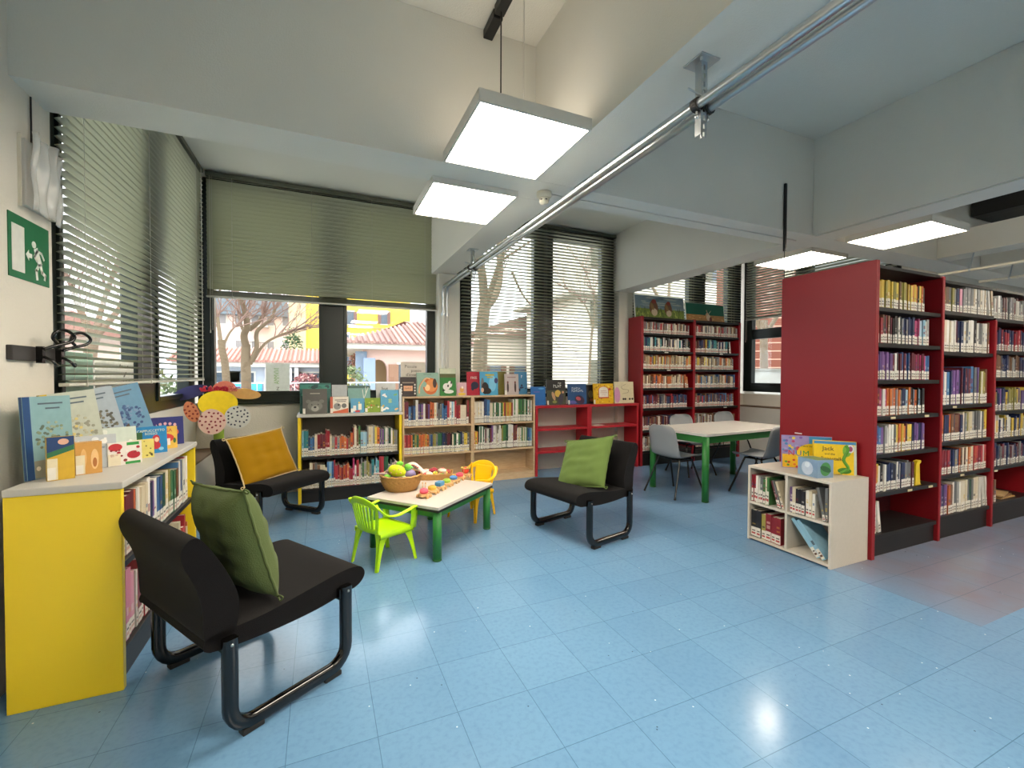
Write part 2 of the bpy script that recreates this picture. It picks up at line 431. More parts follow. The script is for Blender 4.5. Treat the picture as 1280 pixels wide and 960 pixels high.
window(5, 'dark green framed window on the left wall behind the open blind', (-1.27, 2.965), (-1.255, 5.64), 0,
       [(0, .05), (1.10, 1.50), (2.42, 2.675)], 1.04, 3.46, [(1.04, 1.13), (3.38, 3.46)])
# window sills
struct(bx('trim_%d' % k, GREENFR, -1.19, 1.37, 5.60, 5.649, 1.02, 1.045), 'dark green sill below the first window'); k += 1

# ------------------------------------------------------------ venetian blinds
def blind(label, p0, p1, ztop, zbot, tilt, flip, mat_, ladders, cord_s, stack=0):
    p0 = Vector((p0[0], p0[1], 0)); p1 = Vector((p1[0], p1[1], 0)); L = (p1-p0).length
    ang = math.atan2(p1.y-p0.y, p1.x-p0.x)
    root = thing('venetian_blind', label, 'blind', (p0.x, p0.y, zbot), ang, 'venetian blinds')
    H = ztop-zbot; t = math.radians(tilt)*flip
    MB().box(0, L, -.028, .028, H-.045, H).build('headrail', GREENL, root, bevel=.003)
    m = MB(); pitch = .0445; z = .03+stack*.004
    zz = [.022+.004*i for i in range(stack)]
    z = (zz[-1] if zz else .0)+.035
    while z < H-.06: zz.append(z); z += pitch
    for i, z in enumerate(zz):
        tt = 0 if i < stack else t
        w = .0255; n = 4; a = []
        for s_ in range(n+1):
            y = -w+2*w*s_/n; h = .0028*(1-(y/w)**2)
            a.append((y*math.cos(tt)-h*math.sin(tt), z+y*math.sin(tt)+h*math.cos(tt)))
        vs = []
        jit = R.uniform(-.0007, .0007)
        for x in (.006, L-.006):
            vs += [(x, y, zz_+jit) for y, zz_ in a]
        vs2 = [(x, y, z_-.0007) for x, y, z_ in vs]
        q = n+1
        fs = [(j, j+1, q+j+1, q+j) for j in range(n)]+[(2*q+j, 3*q+j, 3*q+j+1, 2*q+j+1) for j in range(n)]
        fs += [(0, q, 3*q, 2*q), (n, 2*q+n, 3*q+n, q+n)]
        m.add(vs+vs2, fs, smooth=True)
    m.build('slats', mat_, root)
    MB().box(0, L, -.022, .022, 0, .018).build('bottom_rail', CORD, root, bevel=.004)
    for s_ in ladders:
        m = MB()
        for y in (-.027, .027): m.box(s_-.0012, s_+.0012, y-.0008, y+.0008, .01, H-.04)
        m.box(s_-.006, s_+.006, -.029, .029, -.004, .022)
        m.build('ladder_cord', CORD, root)
    m = MB(); e = 1 if flip > 0 else -1
    m.tube([(cord_s, -.036, H-.05), (cord_s, -.036, -.35 if stack else .25)], .0025, 6)
    m.tube([(cord_s+.02, -.036, H-.05), (cord_s+.02, -.036, -.35 if stack else .25)], .0015, 6)
    m.lathe([(0, 0), (.006, 0), (.004, .03), (0, .03)], 8, c=(cord_s, -.036, (-.38 if stack else .22)))
    m.build('pull_cord', CORD, root)
    return root
GREENL = mat('olive_grey_rail', '#5d5f52', .4, .2)
blind('closed olive-grey blind lowered over the top half of the back window', (-1.10, 5.6), (1.375, 5.6), 3.49, 2.17, 57, -1, SLATC, (.24, 1.02, 1.68, 2.32), .04, stack=14)
blind('open blind covering the middle window behind the column pipes', (1.70, 5.6), (4.19, 5.6), 3.49, 1.10, 12, -1, SLAT, (.3, 1.25, 2.2), .13)
blind('open blind in the back window above the tall red bookcase', (4.47, 5.6), (6.88, 5.6), 3.49, 1.14, 6, -1, SLAT, (.3, 1.25, 2.2), .06)
b4 = blind('half-raised blind on the far right window above the red panel', (6.93, 5.54), (6.93, 3.32), 3.49, 2.33, 25, -1, SLAT, (.2, 1.1, 2.0), .02, stack=8)
blind('tall open blind on the left window beside the exit sign', (-1.195, 2.965), (-1.135, 5.54), 3.49, 1.285, 12, -1, SLAT, (.17, 1.1, 2.3), 2.45, stack=3)

# ------------------------------------------------------------ ceiling lamps
def panel(cx, cy, label, z=2.6, rods=True, sz=.61, sy=.64):
    root = thing('ceiling_lamp', label, 'lamp', (cx, cy, z), 0, 'square led panel lamps')
    hx, hy = sz/2, sy/2
    m = MB(); t = .014
    m.box(-hx, hx, -hy, -hy+t, 0, .06).box(-hx, hx, hy-t, hy, 0, .06).box(-hx, -hx+t, -hy+t, hy-t, 0, .06).box(hx-t, hx, -hy+t, hy-t, 0, .06)
    m.box(-hx+t, hx-t, -hy+t, hy-t, .03, .06)
    m.build('lamp_frame', WHTM, root, bevel=.002)
    MB().box(-hx+t, hx-t, -hy+t, hy-t, .004, .012).build('diffuser', LAMP, root)
    MB().box(-hx+.06, hx-.06, -hy+.06, hy-.06, .0605, .064).build('fill_glow', FILLGLOW, root)  # added glowing sheet, not a lamp part: lifts the ceiling above
    m = MB()
    if rods:
        MB().tube([(0, .17, .058), (0, .17, ZC-z-.05)], .004, 6).build('suspension_rod', BLKROD, root)
        MB().tube([(.11, .09, .058), (.11, .09, ZC-z-.002)], .003, 6).build('suspension_rod', WHTM, root)
        MB().box(-.03, .03, -.7, .20, ZC-z-.055, ZC-z-.001).build('ceiling_track', BLKROD, root, bevel=.004)
    return root
panel(.972, 2.243, 'nearest white led panel lamp hanging left of the steel pipes')
panel(.975, 3.163, 'second white led panel lamp hanging just beyond the cross beam')
panel(4.80, 2.245, 'white led panel lamp above the red shelving, right of the long beam', sz=.60)
panel(4.80, 3.19, 'white led panel lamp over the white table', sz=.60)
for (x, y) in ((.972, .37), (.972, -.68), (4.8, .37), (4.8, -.68), (.972, -3.0), (4.8, -3.0), (9.0, 1.4), (9.0, -1.5)):
    panel(x, y, 'white led panel lamp in a bay behind the viewer', rods=False)
for o in bpy.data.objects:
    if o.get('label') == 'white led panel lamp in a bay behind the viewer': o['group'] = 'led panel lamps behind the viewer'

# smoke detector + cable duct on the cross beam
root = thing('smoke_detector', 'cream round smoke detector under the crossing of the beams', 'smoke detector', (1.455, 2.79, ZB))
MB().lathe([(0, 0), (.052, 0), (.052, -.03), (.044, -.04), (.0, -.04)], 24).build('detector_base', CREAM, root)
m = MB().lathe([(0, -.041), (.036, -.041), (.034, -.052), (.034, -.06), (.03, -.075), (0, -.078)], 20)
m.build('detector_head', CREAM, root)
m = MB()
for i in range(6):
    a = i*PI/3; m.box(-.008, .008, .0335, .0352, -.06, -.053, T=Matrix.Rotation(a, 4, 'Z'))
m.build('sensor_slots', BLKROD, root)
m = MB().tube([(1.51, 2.79, ZB-.005), (4.14, 2.79, ZB-.005)], .005, 6)
tag(m.build('beam_cable', WHTM), 'thin white cable run along the underside of the cross beam', 'cable')
m = MB().tube([(4.17, 2.63, ZB-.006), (4.17, -3.5, ZB-.006)], .006, 6)
tag(m.build('beam_cable', WHTM), 'thin white cable run under the right long beam', 'cable')
# black rod near the right beam
m = MB().box(3.738, 3.764, 2.615, 2.638, 2.23, 3.05)
root = thing('hanging_rod', 'slim black vertical rod hanging beside the right beam corner', 'rod', (3.75, 2.6, 2.1))
MB().box(-.012, .012, .015, .035, .35, .94).build('black_bar', BLKROD, root, bevel=.004)
MB().tube([(0, .025, .36), (.0, .025, .0)], .004, 6).build('thin_wire', BLKROD, root)

# ------------------------------------------------------------ steel pipes under the left long beam
PX = 1.415
def pipe(x, z, y0, y1, label, r=.017):
    root = thing('steel_pipe', label, 'pipe', (x, y1, z), 0, 'galvanised conduits under the left long beam')
    m = MB().tube([(0, y0-y1, 0), (0, 0, 0)], r, 14); m.build('pipe_run', GALV, root)
    return root
hz = 2.43
pr = pipe(1.475, 2.455, -3.9, 5.40, 'right-hand galvanised pipe running under the left long beam', .019)
pl = pipe(1.415, 2.455, -3.9, 5.36, 'left-hand galvanised pipe running under the left long beam', .019)
for root, dx, xx in ((pr, .09, 1.475), (pl, .065, 1.415)):
    y0 = 0
    pth = crom([(0, -.02, 0), (0, .03, -.01), (xx and .0, .055, -.06), (.0, .06, -.14)], 6)
    MB().tube(pth, .021, 10).build('flexible_elbow', GALV, root)
    MB().tube([(0, .06, -.13), (0, .06, -.34)], .015, 10).build('metal_nipple', GALV, root)
    MB().tube([(0, .06, -.33), (0, .06, -1.30)], .023, 12).build('grey_conduit', WHTM, root)
    MB().tube([(0, .06, -.325), (0, .06, -.36)], .027, 12).build('coupling', GALV, root)
# channel hangers
def hanger(y, label):
    root = thing('pipe_hanger', label, 'bracket', (1.445, y, ZB), 0, 'galvanised pipe hangers')
    m = MB().box(-.05, .05, -.05, .05, -.006, 0)
    m.tube([(.03, .03, -.02), (.03, .03, 0)], .006, 6).tube([(-.03, -.03, -.02), (-.03, -.03, 0)], .006, 6)
    m.build('base_plate', GALV, root, bevel=.001)
    m = MB(); L = .30
    m.box(-.016, -.013, -.016, .016, -L, -.006).box(.013, .016, -.016, .016, -L, -.006)
    # slotted web
    z = -.006
    while z > -L+.02:
        m.box(-.013, .013, -.016, -.0135, z-.012, z); m.box(-.013, -.005, -.016, -.0135, z-.034, z-.012); m.box(.005, .013, -.016, -.0135, z-.034, z-.012)
        z -= .034
    m.build('slotted_channel', GALV, root)
    m = MB()
    for x in (-.03, .03):
        rr = [(x+.021*math.cos(a*PI/8), -.03, -.185+.021*math.sin(a*PI/8)) for a in range(16)]
    m.tube([(-.09, -.02, -.14), (.0, -.02, -.155)], .004, 6)
    m.build('threaded_pin', GALV, root)
    m = MB()
    for x in (-.03, .03):
        m.sweep([(x, -.022, -.185), (x, .006, -.185)], [(.027*math.cos(a*PI/8), .027*math.sin(a*PI/8)) for a in range(16)], caps=True)
    m.build('clamp_rings', DKRUB, root)
    m = MB()
    for x in (-.03, .03):
        m.tube([(x-.0, -.008, -.15), (x, -.008, -.225)], .005, 6)
        m.ball((x, -.008, -.232), .009, n=8)
    m.build('clamp_bolts', GALV, root)
    return root
hanger(1.38, 'near slotted channel hanger holding the two steel pipes')
hanger(4.35, 'far channel hanger holding the two steel pipes by the window')
# two far conduits in the right bay
for x, lab in ((6.24, 'bright conduit under the shallow beam right of the red shelving'), (7.13, 'second bright conduit farther behind the red shelving')):
    r_ = thing('ceiling_conduit', lab, 'pipe', (x, 2.6, 2.47))
    MB().tube([(0, -6, 0), (0, 0, 0)], .014, 10).build('pipe_run', CREAM, r_)
    m = MB()
    for y in (-.25, -1.5, -3): m.tube([(0, y, .0), (.08, y, .19)], .006, 6); m.ball((0, y, 0), .018, n=8)
    m.build('pipe_clamps', GALV, r_)
r_ = thing('ceiling_box', 'black box high in the bay behind the red shelving', 'duct', (8.4, 2.2, 3.208))  # long black ribbed box up against the ceiling
MB().box(-1.45, 2.5, -.2, .42, .0, .3).build('box_body', BLKROD, r_, bevel=.01)
m = MB()
for i in range(8): m.box(-1.3+i*.45, -1.29+i*.45, -.205, .42, .0, .30)
m.build('box_ribs', GREENFR, r_)

# ------------------------------------------------------------ left wall things
# exit sign
a0, a1 = 2.615, 2.925
root = thing('exit_sign', 'green emergency exit sign with running figure on the left wall', 'sign', (-1.23, 2.77, 1.775), PI/2)
# local x -> +y world? rotate 90: local x = world y, local -y = world +x ; signs face local -y
MB().box(-.155, .155, -.004, 0, 0, .28, col='#0b6a42').build('sign_plate', TOY, root, bevel=.001)
m = MB().box(-.135, -.045, -.0055, -.0042, .03, .235, col='#d9dcd4')
m.build('white_door_symbol', TOY, root)
m = MB()
m.prism([(-.035, .12), (-.012, .145), (-.012, .13), (.012, .13), (.012, .11), (-.012, .11), (-.012, .095)], -.0055, -.0042, 'y', col='#e4e8e0')
m.build('arrow_symbol', TOY, root)
m = MB(); Y0, Y1, CC = -.0055, -.0042, '#e4e8e0'
m.prism([(.028+.016*math.cos(t*PI/8), .178+.016*math.sin(t*PI/8)) for t in range(16)], Y0, Y1, 'y', col=CC)
def limb(pts, w):
    P = [Vector(p) for p in pts]
    for a, b in zip(P[:-1], P[1:]):
        d = (b-a).normalized()*1.0; n = Vector((-d.y, d.x))*w/2; a2 = a-d*w*.3; b2 = b+d*w*.3
        m.prism([tuple(a2-n), tuple(b2-n), tuple(b2+n), tuple(a2+n)], Y0, Y1, 'y', col=CC)
limb([(.045, .155), (.072, .10)], .032); limb([(.048, .15), (.03, .125), (.05, .108)], .012); limb([(.055, .155), (.088, .15), (.108, .125)], .012)
limb([(.066, .09), (.044, .062), (.05, .022)], .017); limb([(.078, .095), (.092, .06), (.118, .05)], .017); limb([(.118, .05), (.112, .03)], .013)
m.build('running_figure_symbol', TOY, root)
# clear film covered cable box
root = thing('wall_conduit_box', 'wall box wrapped in clear plastic film above the exit sign', 'wall box', (-1.23, 2.84, 2.09), PI/2)
MB().box(-.13, .12, -.02, 0, .02, .32).build('inner_box', WHTM, root, bevel=.004)
MB().grid(lambda u, v: Vector((-.14+.25*u, -.045-.012*math.sin(u*19)*(.5+v)-.006*math.sin(v*9+u*5), .0+.35*v+.01*math.sin(u*11))), 30, 12).build('plastic_film', FILM, root, solid=.001)
MB().box(-.147, -.141, -.012, 0, .01, .33).build('cardboard_edge', CREAM, root)
m = MB().tube([(-.055, -.008, .33), (-.055, -.008, .54)], .004, 6)
m.build('cable', BLKROD, root)
# coat hooks rail
root = thing('coat_hook_rail', 'dark rail with two looped black hooks on the left wall', 'hook rail', (-1.23, 2.8, 1.40), PI/2)
MB().box(-.21, .165, -.022, 0, .01, .075).build('rail', mat('dark_grey_rail', '#33302f', .45), root, bevel=.003)
for x in (-.03, .135):
    m = MB()
    m.box(x-.012, x+.012, -.045, -.022, -.0, .078)
    m.tube(crom([(x-.01, -.05, .065), (x+.03, -.075, .085), (x+.075, -.11, .105), (x+.09, -.12, .135), (x+.05, -.105, .16), (x, -.09, .15), (x-.005, -.08, .12), (x+.03, -.08, .098)], 5), .0075, 8)
    m.tube(crom([(x, -.045, .03), (x, -.075, .01), (x+.015, -.085, -.012), (x+.03, -.08, .0)], 5), .0065, 8)
    m.build('hook', BLKTUBE, root)

# heater covers
def ledge(label, x0, x1, y0, y1, z):
    root = thing('heater_cover', label, 'heater cover', ((x0+x1)/2, (y0+y1)/2, 0))
    X, Y = (x1-x0)/2, (y1-y0)/2
    MB().box(-X, X, -Y, Y, .001, z-.02).build('cover_panel', LEDGEW, root, bevel=.004)
    MB().box(-X-.004, X+.004, -Y-.004, Y+.004, z-.02, z).build('ledge_top', BROWN, root, bevel=.003)
ledge('white heater cover with brown ledge along the left wall behind the mustard cushion', -1.205, -1.02, 3.62, 5.62, .56)
ledge('white heater cover with brown ledge under the far right window', 6.8, 6.99, 3.4, 5.62, .84)

# paper flower decoration in the corner
def blob(cx, cz, rx, rz_, rot=0, n=20, pinch=0):
    out = []
    for i in range(n):
        a = 2*PI*i/n; r = 1-pinch*max(0, math.sin(a))**2
        x, z = rx*math.cos(a)*r, rz_*math.sin(a)
        out.append((cx+x*math.cos(rot)-z*math.sin(rot), cz+x*math.sin(rot)+z*math.cos(rot)))
    return out
fl = thing('paper_flower', 'giant paper flower with spotted petals stuck in the window corner', 'decoration', (-.93, 5.2, .655), math.radians(8))
MB().lathe([(0, -.05), (.045, -.05), (.045, .36), (0, .36)], 14).build('stem', attr_mat('green_paper', .7), fl)
for v_ in fl.children:
    if v_.type == 'MESH':
        for d_ in v_.data.color_attributes['Col'].data: d_.color = lin('#8aa83c')
def petal(cx, cz, rx, rz_, rot, y, col, dots=None, seed=1, dotr=.011):
    m = MB().prism(blob(cx, cz, rx, rz_, rot, 24, .15), y-.004, y, 'y', col=col)
    p = m.build('petal', TOY, fl)
    if dots:
        rr = random.Random(seed); mm = MB(); pts = []
        for _ in range(400):
            u, v = rr.uniform(-.85, .85), rr.uniform(-.85, .85)
            if u*u+v*v > .72: continue
            x = cx+u*rx*math.cos(rot)-v*rz_*math.sin(rot); z = cz+u*rx*math.sin(rot)+v*rz_*math.cos(rot)
            if all((x-a)**2+(z-b)**2 > (dotr*2.9)**2 for a, b in pts): pts.append((x, z))
        for x, z in pts: mm.prism(blob(x, z, dotr, dotr*.8, rr.uniform(0, 3), 7), y-.006, y-.0042, 'y', col=dots)
        mm.build('spots', TOY, p)
fz = .40
petal(-.05, .235, .115, .125, .15, -.095, '#e2c0b0', '#8a2434', 3)
petal(.16, .27, .115, .115, .5, -.09, '#c9ccc6', '#1d2540', 5, .010)
petal(-.215, .335, .058, .105, .35, -.05, '#d98a62', '#8a2a20', 7)
petal(.22, .50, .15, .055, -.12, -.02, '#d3a35c')
petal(-.23, .52, .16, .06, .35, -.02, '#1d1d4e')
petal(.05, .56, .10, .07, .1, -.01, '#d97b62')
MB().prism(blob(0, .41, .165, .125, 0, 30), -.085, -.065, 'y', col='#f0d010').build('flower_centre', TOY, fl, bevel=.004)
m = MB(); rr = random.Random(4)
for i in range(26):
    x = -.12+.012*i+rr.uniform(-.01, .01)*1; x = -.13+.3*i/26
    m.tube(crom([(x, -.04, .53), (x+rr.uniform(-.02, .02), -.05, .56), (x+rr.uniform(-.03, .03), -.06, .555+rr.uniform(0, .03))], 3), .008, 5, col='#b8203a' if x < .08 else '#e08070')
m.build('crepe_fringe', TOY, fl)
MB().tube([(0, .0, .30), (0, -.06, .42)], .02, 8, col='#8aa83c').build('stem_top', TOY, fl)

# poster on the first window, drawing on the left window
root = thing('window_poster', 'white sheet with vertical green lettering taped to the left pane', 'poster', (A(346.5, 486, y=5.64).x, 5.664, 1.15))
MB().box(-.115, .125, -.001, .0, 0, .325, col='#dfe8e4').build('paper_sheet', PRINT, root)
text('Z', .05, root, (.005, -.0015, .04), (PI/2, 0, 0), '#2c3b30', 'dark_letter', .0002)
text('AMMVIVI', .075, root, (-.005, -.0015, .185), (PI/2, -PI/2, 0), '#7fb46a', 'green_lettering', .0002, sx=.62)
root = thing('window_drawing', 'pencil drawing on white paper stuck low on the left window', 'drawing', (-1.238, 3.72, 1.14), PI/2)
MB().box(-.30, .30, -.001, .0, 0, .30, col='#e6e9e2').build('paper_sheet', PRINT, root)
m = MB(); rr = random.Random(8)
for i in range(26):
    x, z = rr.uniform(.0, .27), rr.uniform(.06, .27)
    m.prism(blob(x, z, rr.uniform(.006, .016), rr.uniform(.004, .01), rr.uniform(0, 3), 7), -.0018, -.0012, 'y', col='#5a6258')
m.build('pencil_marks', PRINT, root)
root = thing('window_card', 'pale green card stuck on the near end of the left window', 'card', (-1.238, 3.2, 1.14), PI/2)
MB().box(-.2, .2, -.001, .0, 0, .33, col='#9fc4b4').build('card_sheet', PRINT, root)
# ============================================================ FURNITURE
# ---- lounge chairs
def cushion(label, col, size, loc, rot, group, pipe_col=None, seed=1, thick=.15, tassel=True):
    root = thing('cushion', label, 'cushion', loc, rot=rot, group=group)
    S, SZ_ = (size[0]/2, size[1]/2) if isinstance(size, tuple) else (size/2, size/2); rr = random.Random(seed); ph = [rr.uniform(0, 6) for _ in range(6)]
    def edge(u): return 1-.045*(1-u*u)
    def P(u, v, s):
        u = u*2-1; v = v*2-1
        t = max(0, (1-u**4)*(1-v**4))**.55*thick/2
        x, z = u*S*edge(v), v*SZ_*edge(u)
        f = max(0, (1-u*u)*(1-v*v))
        wv = .007*math.sin(9*v+2.2*u+ph[0])*f+.005*math.sin(17*v-5*u+ph[1]+2*math.sin(3*u))*f+.004*math.sin(12*u+ph[2])*f**.5
        return Vector((x, s*(t+wv), z))
    m = MB().grid(lambda u, v: P(u, v, -1), 30, 30, col=col).grid(lambda u, v: P(u, v, 1), 30, 30, col=col)
    body = m.build('cushion_cover', CLOTH, root)
    ed = []
    N = 16
    for a, b in (((0, 0), (1, 0)), ((1, 0), (1, 1)), ((1, 1), (0, 1)), ((0, 1), (0, 0))):
        for i in range(N):
            t = i/N; p = P(a[0]+(b[0]-a[0])*t, a[1]+(b[1]-a[1])*t, 1); p.y = .002*math.sin(t*40); ed.append(p)
    MB().tube(ed, .006, 6, closed=True, col=pipe_col or col).build('piping', CLOTH, root)
    if tassel:
        for sx, sz in ((-1, -1), (1, -1), (-1, 1), (1, 1)):
            m = MB(); q = Vector((sx*S, 0, sz*SZ_))
            m.tube(crom([q, q+Vector((sx*.02, .004, sz*.012)), q+Vector((sx*.035, -.003, sz*.0)), q+Vector((sx*.02, 0, -sz*.008)), q], 4), .0035, 6, col=pipe_col or col)
            m.build('corner_tie', CLOTH, root)
    return root

def lounge(label, cx, cy, head):
    """local +y is the way the sitter faces"""
    root = thing('lounge_chair', label, 'chair', (cx, cy, 0), head-PI/2, 'black lounge chairs')
    sec = [(-.024, -.013), (-.016, -.019), (.016, -.019), (.024, -.013), (.024, .013), (.016, .019), (-.016, .019), (-.024, .013)]
    for sx in (-1, 1):
        X = sx*.335; r = .085; pts = [(X, -.245, .385), (X, -.245, .14)]
        for i in range(7):
            a = PI+i*PI/12; pts.append((X, -.245+r+r*math.cos(a), .036+r+r*math.sin(a)))
        for i in range(7):
            a = 1.5*PI+i*PI/12; pts.append((X, .245-r+r*math.cos(a), .036+r+r*math.sin(a)))
        pts += [(X, .245, .14), (X, .245, .385)]
        fr = MB().sweep(pts, sec, up=(1, 0, 0) if False else None).build('sled_leg', BLKTUBE, root, bevel=0)
        for y in (-.17, .17):
            MB().box(X-.02, X+.02, y-.04, y+.04, 0, .022).build('foot_pad', DKRUB, fr, bevel=.004)
        m = MB()
        for y in (-.245, .245): m.ball((X+sx*.02, y, .365), .006, n=8)
        m.build('bolt', GALV, fr)
    MB().box(-.335, .335, -.262, -.238, .325, .375).build('rear_crossbar', BLKTUBE, root, bevel=.004)
    MB().box(-.335, .335, .215, .24, .325, .375).build('front_crossbar', BLKTUBE, root, bevel=.004)
    seat = [(-.30, .35), (-.1, .325), (.1, .322), (.24, .335), (.325, .345), (.365, .375), (.365, .41), (.33, .437), (.24, .443), (.08, .425), (-.1, .405), (-.25, .405), (-.31, .40)]
    s2 = [tuple(p) for p in crom([(a, b, 0) for a, b in seat], 4, True)]
    MB().prism([(p[0], p[1]) for p in s2], -.31, .31, 'x', smooth=True).build('seat', BLKFAB, root, bevel=.022, bseg=4)
    back = [(-.215, .392), (-.20, .46), (-.205, .53), (-.235, .61), (-.27, .68), (-.305, .74), (-.335, .775), (-.365, .77), (-.385, .735), (-.375, .68), (-.345, .61), (-.325, .53), (-.32, .45), (-.315, .40), (-.29, .375), (-.24, .375)]
    s2 = [tuple(p) for p in crom([(a, b, 0) for a, b in back], 4, True)]
    MB().prism([(p[0], p[1]) for p in s2], -.31, .31, 'x', smooth=True).build('backrest', BLKFAB, root, bevel=.022, bseg=4)
    return root
def heading(deg): return math.radians(deg)
CH = [(-.285, 2.29, 33), (-.40, 4.55, -45), (2.06, 3.25, 194)]
lounge('black lounge chair in the left foreground, seen from behind', CH[0][0], CH[0][1], heading(CH[0][2]))
lounge('black lounge chair in the far left corner under the paper flower', CH[1][0], CH[1][1], heading(CH[1][2]))
lounge('black lounge chair in the middle of the floor facing the toy table', CH[2][0], CH[2][1], heading(CH[2][2]))
def on_chair(i, lx, ly, lz):
    a = heading(CH[i][2])-PI/2
    return (CH[i][0]+lx*math.cos(a)-ly*math.sin(a), CH[i][1]+lx*math.sin(a)+ly*math.cos(a), lz)
def chair_rot(i, tilt, roll=0, yaw=0):
    M = Matrix.Rotation(heading(CH[i][2])-PI/2+PI+yaw, 3, 'Z') @ Matrix.Rotation(-tilt, 3, 'X') @ Matrix.Rotation(roll, 3, 'Y')
    return M.to_euler()
cushion('olive green cushion leaning on the near black chair', '#56633c', .47, on_chair(0, .02, -.085, .645), chair_rot(0, math.radians(14), math.radians(4)), 'olive green cushions', seed=3, thick=.17)
cushion('mustard yellow cushion on the black chair in the corner', '#9c7412', (.56, .44), on_chair(1, .05, -.05, .615), chair_rot(1, math.radians(24), math.radians(-4)), 'scatter cushions', '#c9b48a', seed=5, thick=.10)
cushion('moss green cushion lying back on the middle black chair', '#5a6e3a', (.50, .46), on_chair(2, -.02, -.03, .60), chair_rot(2, math.radians(32), math.radians(-13)), 'olive green cushions', seed=9, thick=.12)

# ---- kids' table
def table(name, label, cx, cy, rz, lx, ly, h, top_m, leg_r, inset, apron_h=.05, tt=.025):
    root = thing(name, label, 'table', (cx, cy, 0), rz)
    MB().box(-lx/2, lx/2, -ly/2, ly/2, h-tt, h).build('tabletop', top_m, root, bevel=.003)
    MB().box(-lx/2-.001, lx/2+.001, -ly/2-.001, ly/2+.001, h-tt-.014, h-tt+.004).build('edge_strip', DKRUB, root) if tt < .03 else None
    m = MB(); a, b = lx/2-inset, ly/2-inset; z1 = h-tt-.003 if tt > .028 else h-tt-.014
    for s_ in (-1, 1):
        m.box(-a, a, s_*b-.012, s_*b+.012, z1-apron_h, z1); m.box(s_*a-.012, s_*a+.012, -b, b, z1-apron_h, z1)
    m.build('apron', GREENP, root, bevel=.002)
    for sx in (-1, 1):
        for sy in (-1, 1):
            lg = MB().lathe([(0, .012), (leg_r, .012), (leg_r, z1), (0, z1)], 20, c=(sx*a, sy*b, 0)).build('leg', GREENP, root)
            MB().lathe([(0, 0), (leg_r-.002, 0), (leg_r+.001, .004), (leg_r+.001, .014), (0, .014)], 20, c=(sx*a, sy*b, 0)).build('foot_cap', mat_cap, lg)
    return root
mat_cap = mat('green_rubber_cap', '#23602b', .6)
KT = (.862, 3.612, math.radians(41))
table('play_table', 'low play table with pale top and green round legs', KT[0], KT[1], KT[2], .82, .67, .40, KTOP, .032, .036, .045)
table('reading_table', 'white reading table with green legs in front of the tall bookcase', 3.74+.8*math.cos(math.radians(5))-.4*math.sin(math.radians(5)), 3.455+.8*math.sin(math.radians(5))+.4*math.cos(math.radians(5)), math.radians(5), 1.60, .82, .735, WHTOP, .036, .04, .075, .03)

